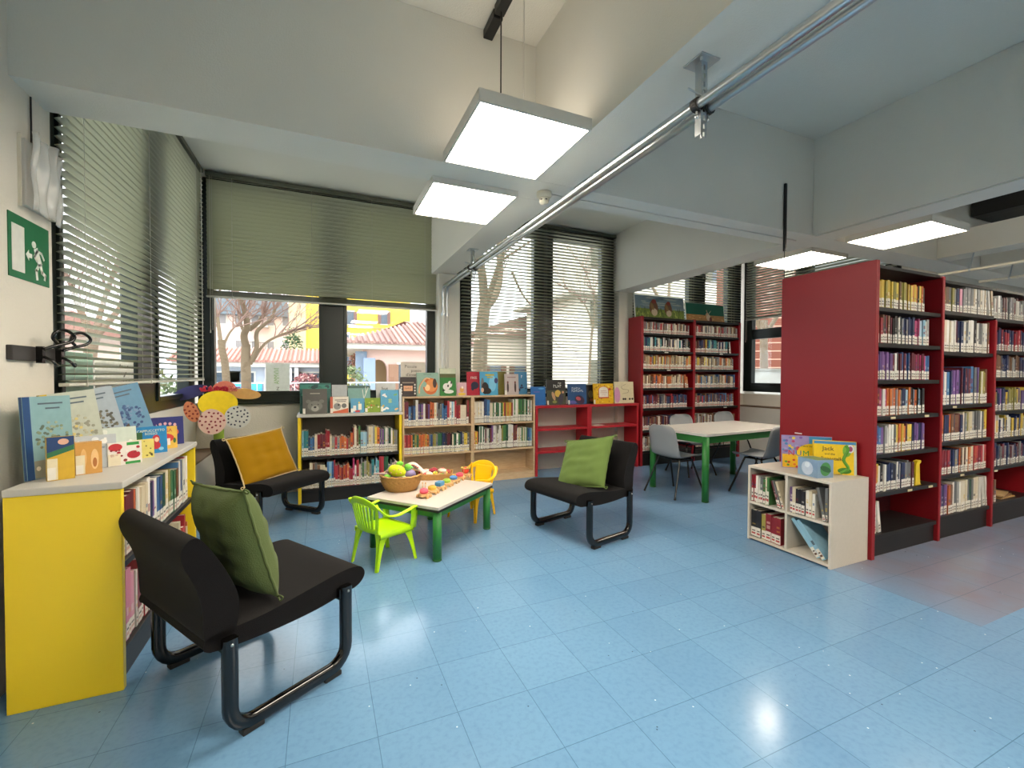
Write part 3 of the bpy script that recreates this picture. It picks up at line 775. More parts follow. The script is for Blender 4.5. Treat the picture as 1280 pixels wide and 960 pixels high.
# ---- toddler armchairs
def kid_chair(label, cx, cy, head, m_, solid=False):
    root = thing('toddler_armchair', label, 'chair', (cx, cy, 0), head-PI/2, 'plastic toddler armchairs')
    W = .150
    def seat(u, v):
        x = (u*2-1)*(.148+.008*v); y = -.135+.29*v
        z = .248-.010*math.cos((u-.5)*PI)*math.sin(PI*v)+(-.015*max(0, v-.9)/.1)
        return Vector((x, y, z))
    s = MB().grid(seat, 16, 16).build('seat', m_, root, solid=.007)
    MB().sweep([(-.150, -.13, .235), (-.156, .15, .23)], [(-.004, -.018), (.004, -.018), (.004, .018), (-.004, .018)], up=(0, 0, 1)).sweep([(.150, -.13, .235), (.156, .15, .23)], [(-.004, -.018), (.004, -.018), (.004, .018), (-.004, .018)], up=(0, 0, 1)).sweep([(-.156, .152, .228), (.156, .152, .228)], [(-.004, -.016), (.004, -.016), (.004, .016), (-.004, .016)], up=(0, 0, 1)).build('seat_rim', m_, s)
    def bk(x, z):   # back surface
        t = (z-.25)/.26
        return Vector((x, -.14-.055*t-.035*math.cos(x/.17*PI/2)+.03, z))
    def wid(z):
        t = (z-.25)/.26
        return .118+.035*math.sin(min(1, t*1.1)*PI/2)
    def top(x): return .505-.055*(abs(x)/.155)**2.4
    m = MB(); sec = [(-.007, -.0035), (.007, -.0035), (.007, .0035), (-.007, .0035)]
    # frame band top and bottom
    m.grid(lambda u, v: bk((u*2-1)*.150, top((u*2-1)*.150)-.05*(1-v)), 24, 3)
    m.grid(lambda u, v: bk((u*2-1)*wid(.27), .247+.035*v), 16, 2)
    for sx in (-1, 1):
        m.grid(lambda u, v: bk(sx*(wid(.27+.2*v)-.022*(1-u)) if True else 0, .265+.19*v), 2, 10)
    if solid:
        m.grid(lambda u, v: bk((u*2-1)*(.092+.012*v), .27+v*(top(0)-.045-.27)), 14, 14)
    b = m.build('backrest', m_, root, solid=.007)
    if not solid:
        for i in range(7):
            f = (i-3)/3
            m = MB().grid(lambda u, v: bk(f*(.078+.03*v)+(u-.5)*.017, .275+v*(top(f*.108)-.045-.275)), 2, 8)
            m.build('back_slat', m_, b, solid=.008)
    asec = [(-.019, -.006), (-.012, .004), (.012, .004), (.019, -.006), (.014, -.004), (-.014, -.004)]
    asec = [(math.cos(t*PI/5)*.018, math.sin(t*PI/5)*.0075) for t in range(10)]
    for sx in (-1, 1):
        pts = crom([(sx*.148, -.165, .465), (sx*.166, -.15, .435), (sx*.178, -.10, .385), (sx*.182, -.02, .365), (sx*.182, .07, .378), (sx*.178, .145, .392), (sx*.172, .165, .385)], 5)
        a = MB().sweep(pts, asec, up=(0, 0, 1)).build('armrest', m_, root)
        m = MB()
        m.sweep([(sx*.172, .15, .385), (sx*.166, .15, .30), (sx*.156, .148, .23)], [(-.026, -.004), (.026, -.004), (.026, .004), (-.026, .004)], up=(1, 0, 0))
        m.build('arm_support', m_, a)
    for sx in (-1, 1):
        for (yt, yb, xt, xb) in ((.135, .175, .148, .172), (-.125, -.165, .140, .150)):
            sy = 1 if yt > 0 else -1
            m = MB()
            n = 8
            for (w0, w1, dx, dy) in ((.030, .017, 0, 1), (.030, .017, 1, 0)):
                pts = [Vector((sx*(xt+(xb-xt)*i/n), yt+(yb-yt)*i/n, .245*(1-i/n))) for i in range(n+1)]
                vs = []; fs = []
                for i, p in enumerate(pts):
                    w = w0+(w1-w0)*i/n+(.03*(1-i/n)**4)
                    if dy: q = [(p.x, p.y, p.z), (p.x, p.y-sy*w*1.3, p.z), (p.x-sx*.006, p.y-sy*w*1.3, p.z), (p.x-sx*.006, p.y, p.z)]
                    else: q = [(p.x, p.y, p.z), (p.x-sx*w, p.y, p.z), (p.x-sx*w, p.y-sy*.006, p.z), (p.x, p.y-sy*.006, p.z)]
                    vs += q
                for i in range(n):
                    for k_ in range(4): fs.append((i*4+k_, i*4+(k_+1) % 4, i*4+4+(k_+1) % 4, i*4+4+k_))
                fs += [(0, 1, 2, 3), (n*4+3, n*4+2, n*4+1, n*4)]
                m.add(vs, fs)
            m.build('leg', m_, root)
    return root
kid_chair('lime green plastic toddler armchair drawn up to the play table', .415, 3.31, heading(29), LIME)
kid_chair('yellow plastic toddler armchair on the far side of the play table', 1.345, 4.03, heading(212), YELP, True)

# ---- grey shell chairs
def shell_chair(label, cx, cy, head, m_=SHELLG):
    root = thing('shell_chair', label, 'chair', (cx, cy, 0), head-PI/2, 'grey shell chairs round the white table')
    prof = crom([(.22, .425, 0), (.20, .445, 0), (.10, .438, 0), (-.02, .428, 0), (-.12, .432, 0), (-.175, .465, 0), (-.205, .54, 0), (-.225, .64, 0), (-.245, .74, 0), (-.25, .80, 0)], 4)
    n = len(prof)-1
    def P(u, v):
        i = min(int(v*n), n-1); f = v*n-i; p = Vector(prof[i]).lerp(Vector(prof[i+1]), f)
        if v < .5: w = .20+.012*math.sin(v*2*PI)
        else: w = .212-.03*((v-.5)/.5)**2
        e = 1
        if v > .86: e = math.sqrt(max(0, 1-((v-.86)/.14)**2*.75))
        if v < .06: e = .93+.07*v/.06
        s_ = u*2-1
        cup = .028*abs(s_)**3
        dirn = Vector((0, 1)) if v < .45 else Vector((1, 0))
        if v < .45: return Vector((s_*w*e, p.x, p.y+cup))
        k_ = min(1, (v-.45)/.12)
        return Vector((s_*w*e, p.x+cup*1.5*k_, p.y+cup*(1-k_)))
    MB().grid(P, 16, 36).build('seat_shell', m_, root, solid=.007)
    for sx in (-1, 1):
        for (yt, yb) in ((.10, .235), (-.09, -.235)):
            l = MB().tube(crom([(sx*.04, yt*.4, .417), (sx*.12, yt*.9, .415), (sx*.155, yt*1.02, .395), (sx*.19, (yt+yb)/2*1.0, .2), (sx*.225, yb, .012)], 5), .0105, 8).build('leg', BLKTUBE, root)
            MB().ball((sx*.225, yb, .012), (.014, .014, .012), n=10).build('foot_cap', DKRUB, l)
    MB().tube([(-.13, .1, .412), (.13, .1, .412)], .009, 8).tube([(-.13, -.09, .412), (.13, -.09, .412)], .009, 8).tube([(-.13, .1, .412), (-.13, -.09, .412)], .009, 8).tube([(.13, .1, .412), (.13, -.09, .412)], .009, 8).build('under_seat_frame', BLKTUBE, root)
    return root
shell_chair('grey shell chair at the left end of the white table, back to the toy table', 3.74, 3.90, heading(4))
shell_chair('pale grey shell chair behind the white table in front of the tall bookcase', 4.72, 4.62, heading(-95))
shell_chair('dark grey shell chair at the near side of the white table by the red panel', 4.66, 3.52, heading(101))
shell_chair('grey shell chair behind the far end of the white table, mostly hidden', 5.72, 4.75, heading(-92))

# ---- bookcases
def cover(o): return o
# low yellow unit generator, local: x along width, front at y=0, back y=+d
def yellow_case(label, loc, rz, W, D, H, shelves, backed=True, top_over=.008):
    root = thing('yellow_bookcase', label, 'bookcase', loc, rz)
    t = .03
    for x in (0, W-t):
        MB().box(x, x+t, 0, D, 0.0, H-.03).build('side_panel', YELW, root, bevel=.002)
    MB().box(-top_over, W+top_over, -top_over, D, H-.03, H).build('top_board', GREYL, root, bevel=.004)
    if backed: MB().box(t, W-t, D-.012, D-.002, .02, H-.031).build('back_panel', DKBACK, root)
    for z in shelves:
        MB().box(t+.001, W-t-.001, .012, D-.014, z-.028, z).build('shelf', BLKM, root, bevel=.002)
    MB().box(t+.001, W-t-.001, .03, .045, .0, shelves[-1]-.029).build('plinth', BLKM, root)
    return root
Y1 = yellow_case('low yellow bookcase with grey top against the left wall', (-.775, 2.365, 0), PI/2, 1.215, .365, .895, [.53, .15])
Y2 = yellow_case('low yellow bookcase with grey top under the first back window', (-.215, 5.07, 0), 0, 1.062, .34, .933, [.485, .145])
m = MB()
for i in range(16): m.box(.0, .001, .06+.0*i, .068, .0, .0)
# peg slots of the far yellow side
s_ = MB()
for z in (.2, .35, .5, .65, .78): s_.box(1.1835, 1.1848, .07, .09, z, z+.006)
s_.build('peg_slots', BLKROD, Y1)
# birch cases
def birch(label, x0, W):
    root = thing('birch_bookcase', label, 'bookcase', (x0, 5.245, 0), 0, 'birch bookcases side by side')
    t, D, H = .02, .25, 1.095
    for x in (0, W-t): MB().box(x, x+t, 0, D, 0, H-t).build('side_panel', BEECH, root, bevel=.0015)
    MB().box(0, W, 0, D, H-t, H).build('top_board', BEECH, root, bevel=.0015)
    MB().box(t, W-t, D-.006, D, .02, H-t-.001).build('back_panel', BEECH, root)
    for z in (.745, .405, .09): MB().box(t+.0005, W-t-.0005, .006, D-.007, z-t, z).build('shelf', BEECH, root, bevel=.001)
    MB().box(t+.0005, W-t-.0005, .01, .025, 0, .069).build('plinth', BEECH, root)
    return root
birch('left one of the two birch bookcases, with the rainbow row of books', .885, .862)
birch('right one of the two birch bookcases, with pale spined books', 1.75, .865)
# low red open cases
def lowred(label, x0, W):
    root = thing('low_red_bookcase', label, 'bookcase', (x0, 5.25, 0), 0, 'low red open bookcases')
    t, D, H = .035, .30, .945
    for x in (0, W-t): MB().box(x, x+t, 0, D, 0, H-.036).build('side_panel', REDW, root, bevel=.002)
    MB().box(0, W, -.002, D, H-.035, H).build('top_board', REDW, root, bevel=.002)
    for z in (.635, .33): MB().box(t+.001, W-t-.001, .004, D-.004, z-.03, z).build('shelf', REDW, root, bevel=.002)
    return root
lowred('left half of the low red empty bookcase under the middle window', 2.628, .845)
lowred('right half of the low red empty bookcase beside the tall red one', 3.476, .86)
root = thing('leaflet', 'white leaflet lying on the middle shelf of the low red bookcase', 'leaflet', (3.66, 5.36, .6355), .15)
MB().box(-.10, .10, -.07, .07, 0, .004, col='#dcd8d0').build('folded_sheet', PRINT, root)
# tall red library shelves
TZ = [1.99, 1.725, 1.455, 1.165, .86, .53, .22]
root = thing('tall_red_bookcase', 'tall red metal bookcase of two bays against the back wall', 'bookcase', (4.37, 5.25, 0))
XS = [0, 1.03, 2.035]
for i, x in enumerate(XS): MB().box(x, x+.045, 0, .30, 0, 2.24).build('upright', REDM, root, bevel=.003)
for i in range(2):
    a, b = XS[i]+.046, XS[i+1]-.001
    MB().box(a, b, .0, .298, 2.20, 2.232).build('top_shelf', BLKM, root, bevel=.002)
    for z in TZ: MB().box(a, b, .004, .295, z-.03, z).build('shelf', BLKM, root, bevel=.002)
    MB().box(a, b, .29, .298, .05, 2.199).build('back_sheet', REDM, root) if True else None
    MB().box(a, b, .02, .035, 0, .18).build('plinth', BLKM, root)
m = MB()
for (x, z) in ((.45, 1.712), (1.6, 1.712), (.5, 1.44), (1.7, .84), (1.55, .515)): m.box(x, x+.07, -.002, .0035, z-.012, z+.005, col='#ddd8cc')
m.build('shelf_tags', PRINT, root)
# red stacks, double sided
SX = [3.70, 4.635, 5.53, 6.42]
SZ1 = [1.865, 1.60, 1.325, 1.055, .77, .48, .17]; SZ2 = [1.895, 1.56, 1.115, .81, .53, .19]; SZ3 = [1.88, 1.59, 1.345, 1.04, .79, .53, .20]
root = thing('red_library_stack', 'tall red library stack with solid red end panel facing the viewer', 'bookcase', (0, 0, 0))
stack = root
MB().box(3.70, 3.742, 1.893, 2.61, 0, 2.20).build('end_panel', REDM, root, bevel=.004)
for x in SX[1:]:
    MB().box(x, x+.035, 1.90, 2.24, .0, 2.165 if x < 5 else 1.86).build('upright', REDM, root, bevel=.006)
    MB().box(x, x+.035, 2.02, 2.24, 1.861, 2.14).build('upright', REDM, root) if x > 5 else None
for i, Z in enumerate((SZ1, SZ2, SZ3)):
    a = (3.743 if i == 0 else SX[i]+.036); b = SX[i+1]-.001
    MB().box(a, b+.036, 1.915, 2.24, 2.15, 2.175).build('canopy', BLKM, root, bevel=.003) if i == 0 else MB().box(SX[i]+.036, SX[i+1]+.036, 1.915, 2.24, 2.12, 2.145).build('canopy', BLKM, root, bevel=.003)
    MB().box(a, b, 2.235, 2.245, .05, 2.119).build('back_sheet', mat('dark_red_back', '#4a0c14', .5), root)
    for z in Z: MB().box(a, b, 1.912, 2.234, z-.03, z).build('shelf', BLKM, root, bevel=.002)
    MB().box(a, b, 1.93, 1.945, 0, Z[-1]-.031).build('plinth', BLKM, root)
for zz in (.14, .45, .8, 1.1, 1.4, 1.7, 2.0): pass
MB().box(3.743, 6.45, 2.25, 2.60, .02, 2.14).build('rear_shelving_block', BLKM, root, bevel=.004)
m = MB()
for (x, z) in ((3.95, 1.04), (4.42, 1.04), (4.2, .465), (4.5, .465), (4.85, 1.1), (5.0, .515), (5.6, .5)): m.box(x, x+.06, 1.9085, 1.9115, z-.01, z+.006, col='#d8c9a0')
m.build('shelf_tags', PRINT, root)
m = MB().box(3.6985, 3.6995, 2.415, 2.475, .865, .875, col='#e8dcdc'); m.build('scuff_mark', PRINT, root)
# grey cube
root = thing('cube_shelf', 'grey-beige four-compartment cube shelf against the red end panel', 'bookcase', (3.262, 2.57, 0), -PI/2)
# local x -> world -y ; local y -> world +x
W, D, H, t = .655, .432, .612, .018
for x in (0, W-t): MB().box(x, x+t, 0, D, 0, H-t).build('side_panel', GREYC, root, bevel=.001)
MB().box(0, W, 0, D, H-t, H).build('top_board', GREYC, root, bevel=.001)
MB().box(t, W-t, 0.001, D-.002, 0.012, .03).build('bottom_board', GREYC, root)
MB().box(W/2-t/2, W/2+t/2, .002, D-.01, .031, H-t-.001).build('divider', GREYC, root)
for a, b in ((t, W/2-t/2), (W/2+t/2, W-t)): MB().box(a+.0005, b-.0005, .002, D-.01, .30, .30+t).build('shelf', GREYC, root)
MB().box(t, W-t, D-.008, D-.001, .031, H-t-.001).build('back_panel', GREYC, root)

# ---- paintings on the tall bookcase
def board(label, x0, x1, z0, z1, y, lean):
    root = thing('painting', label, 'painting', ((x0+x1)/2, y, z0), rot=(-lean, 0, 0), group='paintings on the tall bookcase')
    w = (x1-x0)/2; h = z1-z0
    MB().box(-w, w, 0, .012, 0, h, col='#c9cdc6').build('canvas_board', PRINT, root)
    return root, w, h
r1, w, h = board('painting of two brown hens in grass standing on the tall bookcase', 4.385, 5.375, 2.2405, 2.60, 5.42, .1)
Y0, Y1_ = -.0008, -.0001
m = MB().box(-w+.02, w, Y0, Y1_, h*.42, h-.005, col='#6f8794').box(-w+.02, w, Y0, Y1_, .005, h*.42, col='#71843a')
rr = random.Random(2)
for i in range(30):
    x = rr.uniform(-w+.1, w-.1); z = rr.uniform(h*.45, h*.95); m.prism(blob(x, z, rr.uniform(.05, .12), .012, 0, 10), Y0-.0004, Y0, 'y', col=rr.choice(['#8498a0', '#5c7480', '#9aa7a6']))
for i in range(90):
    x = rr.uniform(-w+.04, w-.02); z = rr.uniform(.0, h*.40); m.prism([(x-.012, z), (x+.012, z), (x+rr.uniform(-.02, .02), z+rr.uniform(.03, .07))], Y0-.0006, Y0, 'y', col=rr.choice(['#8fa044', '#55682c', '#a8b05a', '#4b5c30']))
m.build('painted_meadow', PRINT, r1)
for cx, cz, s_, lab in ((-.12, .17, 1, 0), (.17, .165, .9, 1)):
    m = MB().prism(blob(cx, cz, .085*s_, .12*s_, 0, 16), -.0024, -.0014, 'y', col='#6d4a34').prism(blob(cx+.01, cz-.07, .06*s_, .06*s_, 0, 12), -.0030, -.0024, 'y', col='#c8b59c')
    m.prism(blob(cx+.01, cz+.10*s_, .045*s_, .035*s_, 0, 12), -.0030, -.0024, 'y', col='#8a3a30').prism(blob(cx-.03, cz+.02, .03, .06, .4, 10), -.0034, -.0030, 'y', col='#8a6a40')
    m.build('painted_hen', PRINT, r1)
r2, w, h = board('painting of a small brown animal on sand under a green sky', 5.41, 6.27, 2.2405, 2.545, 5.42, .1)
m = MB().box(-w+.01, w-.01, Y0, Y1_, h*.38, h-.005, col='#0e5a48').box(-w+.01, w-.01, Y0, Y1_, .005, h*.38, col='#a87c48')
for i in range(50):
    x = rr.uniform(-w+.04, w-.04); z = rr.uniform(.02, h*.36); m.prism(blob(x, z, rr.uniform(.01, .04), .006, 0, 8), Y0-.0004, Y0, 'y', col=rr.choice(['#c08f56', '#8a6034', '#cda66c']))
m.build('painted_landscape', PRINT, r2)
m = MB().prism(blob(.06, .08, .045, .055, 0, 14), -.0022, -.0014, 'y', col='#c9b8a0').prism(blob(.11, .045, .03, .045, 0, 12), -.0028, -.0022, 'y', col='#6a2a24').prism(blob(.03, .13, .035, .02, .6, 12), -.0028, -.0022, 'y', col='#b89a7c')
m.tube([(.05, -.002, .14), (.02, -.002, .20)], .005, 5, col='#c9b8a0').tube([(.07, -.002, .14), (.12, -.002, .19)], .005, 5, col='#c9b8a0')
m.build('painted_animal', PRINT, r2)
# ============================================================ TOYS
def kt(lx, ly, z=.4005):
    a = KT[2]; return (KT[0]+lx*math.cos(a)-ly*math.sin(a), KT[1]+lx*math.sin(a)+ly*math.cos(a), z)
# wicker basket
def wbasket(label, c, r0, r1, h, seed):
    root = thing('wicker_basket', label, 'basket', c)
    n, m_ = 96, 22
    def P(u, v):
        a = u*2*PI; r = r0+(r1-r0)*math.sin(v*PI/2)**.8
        w = .006*math.sin(a*24+(PI if int(v*m_) % 2 else 0))*(1 if v > .02 else 0)
        return Vector(((r+w)*math.cos(a), (r+w)*math.sin(a), h*v))
    MB().grid(P, n, m_).build('woven_side', WICK, root, solid=.004)
    MB().lathe([(0, .003), (r0, .003), (r0, .0), (0, 0)], 32).build('base', WICK, root)
    rim = []
    for i in range(72):
        a = 2*PI*i/72; rim.append((r1*math.cos(a), r1*math.sin(a), h+.003*math.sin(i*1.5)))
    MB().tube(rim, .009, 8, closed=True).build('rim', WICK, root)
    return root
BK = A(502, 612, z=.4); BK = (BK.x, BK.y+.02, .4005)
wbasket('round wicker basket full of soft toys on the play table', BK, .115, .165, .125, 1)
def toy(name, label, cat, loc, parts, rz=0, group='soft toys in the wicker basket', rot=None):
    root = thing(name, label, cat, loc, rz, group, rot)
    for pn, fn in parts:
        m = MB(); fn(m); m.build(pn, TOY, root)
    return root
bx_, by_, bz_ = BK
rt, ft = Vector((CR.x, CR.y, 0)).normalized(), Vector((-CF.x, -CF.y, 0)).normalized()   # right / towards the reading corner entrance
def bk(r, f, z): v = Vector((bx_, by_, bz_))+rt*r+ft*f; return (v.x, v.y, bz_+z)
AZ = math.atan2(rt.y, rt.x)
def turtle(m):
    m.ball((0, 0, 0), (.075, .028, .052), col='#d4e020', n=16, T=Matrix.Rotation(.25, 3, 'Y'))
    for x, z in ((-.02, .012), (.02, .018), (.0, -.018), (.035, -.01), (-.045, -.01)): m.ball((x, -.024, z), (.006, .006, .006), col='#d98a9a', n=6)
toy('plush_turtle', 'yellow plush turtle with green feet on top of the toy basket', 'soft toy', bk(-.015, .07, .165), [('body', turtle),
    ('feet', lambda m: m.ball((-.08, 0, -.045), (.03, .015, .018), col='#8fe050', n=10).ball((.05, .0, -.05), (.028, .02, .018), col='#c8d88a', n=10).ball((.02, .01, .06), (.03, .014, .02), col='#7ed640', n=10)),
    ('head', lambda m: m.ball((.085, .01, .035), (.03, .02, .025), col='#7ed048', n=12))], AZ)
toy('plush_stick', 'dusty pink padded stick poking out of the toy basket', 'soft toy', bk(-.09, .0, .14), [('padded_stick', lambda m: m.tube(crom([(-.05, 0, -.03), (.0, 0, .03), (.055, 0, .085)], 4), .017, 8, col='#a89490')), ('buttons', lambda m: [m.ball((x, -.017, x*.9+.03), .006, col='#c9b8b0', n=6) for x in (-.02, .0, .02, .04)])], AZ)
toy('cloth_strip', 'flat mauve cloth strip hanging over the basket rim', 'soft toy', bk(-.155, .045, .137), [('strip', lambda m: m.ball((0, 0, 0), (.07, .018, .008), col='#a08684', n=10))], AZ)
toy('plush_aubergine', 'purple plush ball at the right of the toy basket', 'soft toy', bk(.085, .05, .135), [('body', lambda m: m.ball((0, 0, 0), (.05, .035, .042), col='#8d80a8', n=14)), ('green_cap', lambda m: m.ball((-.02, -.01, .045), (.035, .02, .014), col='#6cc060', n=8))], AZ)
def chk(m):
    rr = random.Random(5)
    m.tube(crom([(-.05, 0, .02), (0, 0, .035), (.05, 0, .0), (.085, 0, -.04)], 5), .020, 8, col='#ded2c6')
    for i in range(9):
        x = -.05+.015*i; m.ball((x, -.012, .035-abs(x)*.6-(.03 if x > .05 else 0)), (.010, .012, .010), col='#b8202c', n=6)
toy('plush_snake', 'red and white plush snake at the back right of the basket', 'soft toy', bk(.095, -.03, .165), [('body', chk)], AZ)
toy('plush_frog', 'small green plush frog beside the turtle', 'soft toy', bk(.06, .02, .175), [('body', lambda m: m.ball((0, 0, 0), (.03, .025, .02), col='#77d070', n=10).ball((.03, 0, .01), (.015, .012, .012), col='#88dd80', n=8))], AZ)
toy('cloth_bundle', 'dark patterned cloth filling the toy basket', 'soft toy', bk(.0, .0, .085), [('cloth', lambda m: m.ball((0, 0, 0), (.14, .14, .05), col='#4a3e46', n=18))], AZ)

# tray with toys
TR = A(548, 598, z=.41); TR = (TR.x-.01, TR.y+.07, .4005)
root = thing('wicker_tray', 'rectangular wicker tray of small toys behind the wooden caterpillar', 'basket', TR, AZ+.1)
def tr_wall(u, v):
    pts = [(-.14, -.09), (.14, -.09), (.14, .09), (-.14, .09)]
    t = u*4 % 4; i = int(t) % 4; f = t-int(t); a, b = pts[i], pts[(i+1) % 4]
    k_ = 1+.12*v
    return Vector(((a[0]+(b[0]-a[0])*f)*k_, (a[1]+(b[1]-a[1])*f)*k_, .055*v+.0)) + Vector((0, 0, .0015*math.sin(u*160)))
MB().grid(tr_wall, 64, 6).build('woven_side', WICK, root, solid=.005)
MB().box(-.14, .14, -.09, .09, 0, .006).build('base', WICK, root)
tcol = ['#c83a3a', '#e9e2d0', '#d8c23a', '#7a9a4a', '#c9a07a', '#e6d5cf', '#a83040', '#ded6c0', '#d67060']
names = [('toy_block', 'small'), ('cloth_toy', 'soft')]
spots = [(-.10, -.05, .045, .03), (-.05, -.06, .05, .03), (.0, -.05, .055, .028), (.05, -.055, .045, .03), (.10, -.045, .045, .026), (-.09, .02, .06, .036), (-.02, .02, .068, .04), (.06, .02, .062, .038), (.11, .03, .05, .03)]
lab = ['red toy piece at the front left of the toy tray', 'cream toy piece near the front left of the toy tray', 'yellow toy piece at the front middle of the toy tray', 'olive toy piece near the front right of the toy tray', 'tan toy piece at the front right of the toy tray', 'pale pink toy piece at the back left of the toy tray', 'crimson toy piece in the back middle of the toy tray', 'off-white toy piece toward the back right of the toy tray', 'coral toy piece at the back right corner of the toy tray']
rr = random.Random(11)
ca_, sa_ = math.cos(AZ+.1), math.sin(AZ+.1)
for (x, y, z, r_), c_, l_ in zip(spots, tcol, lab):
    loc = (TR[0]+x*ca_-y*sa_, TR[1]+x*sa_+y*ca_, TR[2]+z)
    toy('toy_piece', l_, 'toy', loc, [('body', lambda m: m.ball((0, 0, 0), (r_*1.2, r_*.9, r_*.6), col=c_, n=10)), ('trim', lambda m: m.tube([(-r_, -.004, .004), (0, -.006, r_*.66), (r_, -.004, .004)], .006, 6, col=rr.choice(tcol)))], rr.uniform(0, 3), 'small toys in the wicker tray')

# wooden caterpillar: one string of connected toy cars
P0 = A(530, 622, z=.4); P1 = A(582, 596, z=.4)
root = thing('wooden_caterpillar', 'wooden pull-along caterpillar of linked cars with coloured pieces', 'toy', (P0.x, P0.y, .4005), math.atan2(P1.y-P0.y, P1.x-P0.x))
L = (Vector((P1.x, P1.y))-Vector((P0.x, P0.y))).length
cols = ['#e0566e', '#d8b040', '#4a8ab8', '#9ac040', '#4a78b0', '#e0402c']
nc = 7
for i in range(nc):
    x = L*i/(nc-1)
    car = MB().prism([(x+.050*math.cos(a*PI/8), .042*math.sin(a*PI/8)) for a in range(16)], .014, .034, 'z').build('car_base', TOYWOOD, root, bevel=.002)
    m = MB()
    for dx in (-.02, .022):
        for sy in (-1, 1): m.tube([(x+dx, sy*.038, .0145), (x+dx, sy*.050, .0145)], .0143, 12)
    m.build('wheel', TOYWOOD, car)
    if i == 0: m = MB().ball((x, 0, .05), (.036, .034, .026), col=cols[0], n=14)
    elif i == 2: m = MB().box(x-.036, x+.036, -.026, .026, .034, .068, col=cols[2])
    elif i == 6: m = MB().ball((x, 0, .06), (.036, .032, .032), col=cols[5], n=14)
    else: m = MB().lathe([(0, .034), (.034, .034), (.034, .056), (.015, .066), (0, .066)], 16, c=(x, 0, 0), col=cols[i % 5])
    m.build('coloured_piece', TOY, car, bevel=.002)
m = MB()
for x, y in ((.0, -.012), (.0, .014)): m.tube([(x, y, .05), (x+.004, y, .11)], .003, 6).ball((x+.004, y, .112), .006, n=8)
m.build('feelers', TOYWOOD, root)
m = MB()
for i in range(8): a = i*PI/4; m.ball((L+.0+.04*math.cos(a), .04*math.sin(a), .085), .008, col='#d8c84a', n=6)
m.tube([(L+.04*math.cos(a*PI/8), .04*math.sin(a*PI/8), .085) for a in range(16)], .004, 6, closed=True, col='#c9a86a')
m.tube([(L-.04, 0, .03), (L-.04, 0, .085)], .003, 6, col='#c9a86a').tube([(L+.04, 0, .03), (L+.04, 0, .085)], .003, 6, col='#c9a86a')
m.build('bead_ring', TOY, root)

# ============================================================ SPINE BOOKS
ORD = ['first', 'second', 'third', 'fourth', 'fifth', 'sixth', 'seventh', 'eighth', 'ninth', 'tenth', 'eleventh', 'twelfth', 'thirteenth', 'fourteenth', 'fifteenth', 'sixteenth', 'seventeenth', 'eighteenth', 'nineteenth', 'twentieth'] 
ORD += ['twenty-'+w for w in ORD[:9]]+['thirtieth']+['thirty-'+w for w in ORD[:9]]+['fortieth']+['forty-'+w for w in ORD[:9]]+['fiftieth']+['fifty-'+w for w in ORD[:9]]
PAL = {
 'red': ['#a81f2c', '#8c1a26', '#c2303a'], 'orange': ['#d9702c', '#c95a24'], 'yellow': ['#d8b62a', '#e3c544', '#c9a52c'], 'green': ['#2f6a44', '#3f7a3a', '#1f5238'],
 'blue': ['#2c5c94', '#3f78b0', '#24477c'], 'pale blue': ['#7fb2cc', '#9cc4d6'], 'teal': ['#2a7f88', '#3f9aa0'], 'navy': ['#1c2a52', '#232f5c'], 'purple': ['#5d3f7c', '#7a4f92'],
 'magenta': ['#a8265c', '#c0306c'], 'pink': ['#d4879a', '#cf6f8a'], 'white': ['#d8d4c8', '#e3dfd4', '#cbc7bb'], 'cream': ['#cdbf9c', '#d9cdb0'], 'brown': ['#6a4630', '#7f5638'],
 'black': ['#1a191b', '#26242a'], 'grey': ['#7d7d7d', '#93938f', '#646668'], 'maroon': ['#5c1a26', '#6e2230'], 'olive': ['#8c8436', '#a09640'], 'beige': ['#b59f7a', '#a8916c']}
BOOKS = []
for k_ in PAL:
    q_ = []
    for c_ in PAL[k_]:
        v_ = [int(c_[i:i+2], 16) for i in (1, 3, 5)]; g_ = sum(v_)/3
        q_.append('#%02x%02x%02x' % tuple(int(x*.82+g_*.18) for x in v_))
    PAL[k_] = q_
def row(key, where, origin, u, n, length, z, hr, tr, depth, zones, labh=.30, fill=1, lean=0, lift=0, seed=0, stripe='#8a3030', hz=None):
    """origin = front-left point of the shelf; u along the shelf, n towards the reader"""
    rr = random.Random(seed+hash_(key)); s_ = 0; i = 0; out = []
    while True:
        f = s_/length
        if f > fill: break
        zn = [q for q in zones if q[0] <= f][-1]
        cn = rr.choice(zn[1]); col = rr.choice(PAL[cn])
        t = rr.uniform(*tr); h = rr.uniform(*hr)
        if len(zn) > 2: h = hr[0]+(hr[1]-hr[0])*zn[2]+rr.uniform(-.006, .006)
        if s_+t > length: break
        out.append(dict(key=key, where=where, i=i, cn=cn, col=col, t=t, h=h, d=depth*rr.uniform(.88, 1), s=s_, o=origin, u=u, n=n, z=z+.0006, lab=labh, lean=0, back=rr.uniform(0, .012), stripe=stripe, sd=rr.random()))
        s_ += t+.0008; i += 1
    if lean and len(out) > 3:
        for j, b in enumerate(out[-lean:]): b['lean'] = -.14; b['s'] += b['h']*.14+.003+.001*j; b['h'] = min(b['h'], out[-lean]['h'])
    BOOKS.extend(out); return out
def hash_(s_): return sum(ord(c)*(i+3) for i, c in enumerate(s_))
X_, Y_ = Vector((1, 0, 0)), Vector((0, 1, 0))
MIX = ['red', 'blue', 'white', 'green', 'yellow', 'brown', 'pale blue', 'cream', 'orange', 'grey', 'navy']
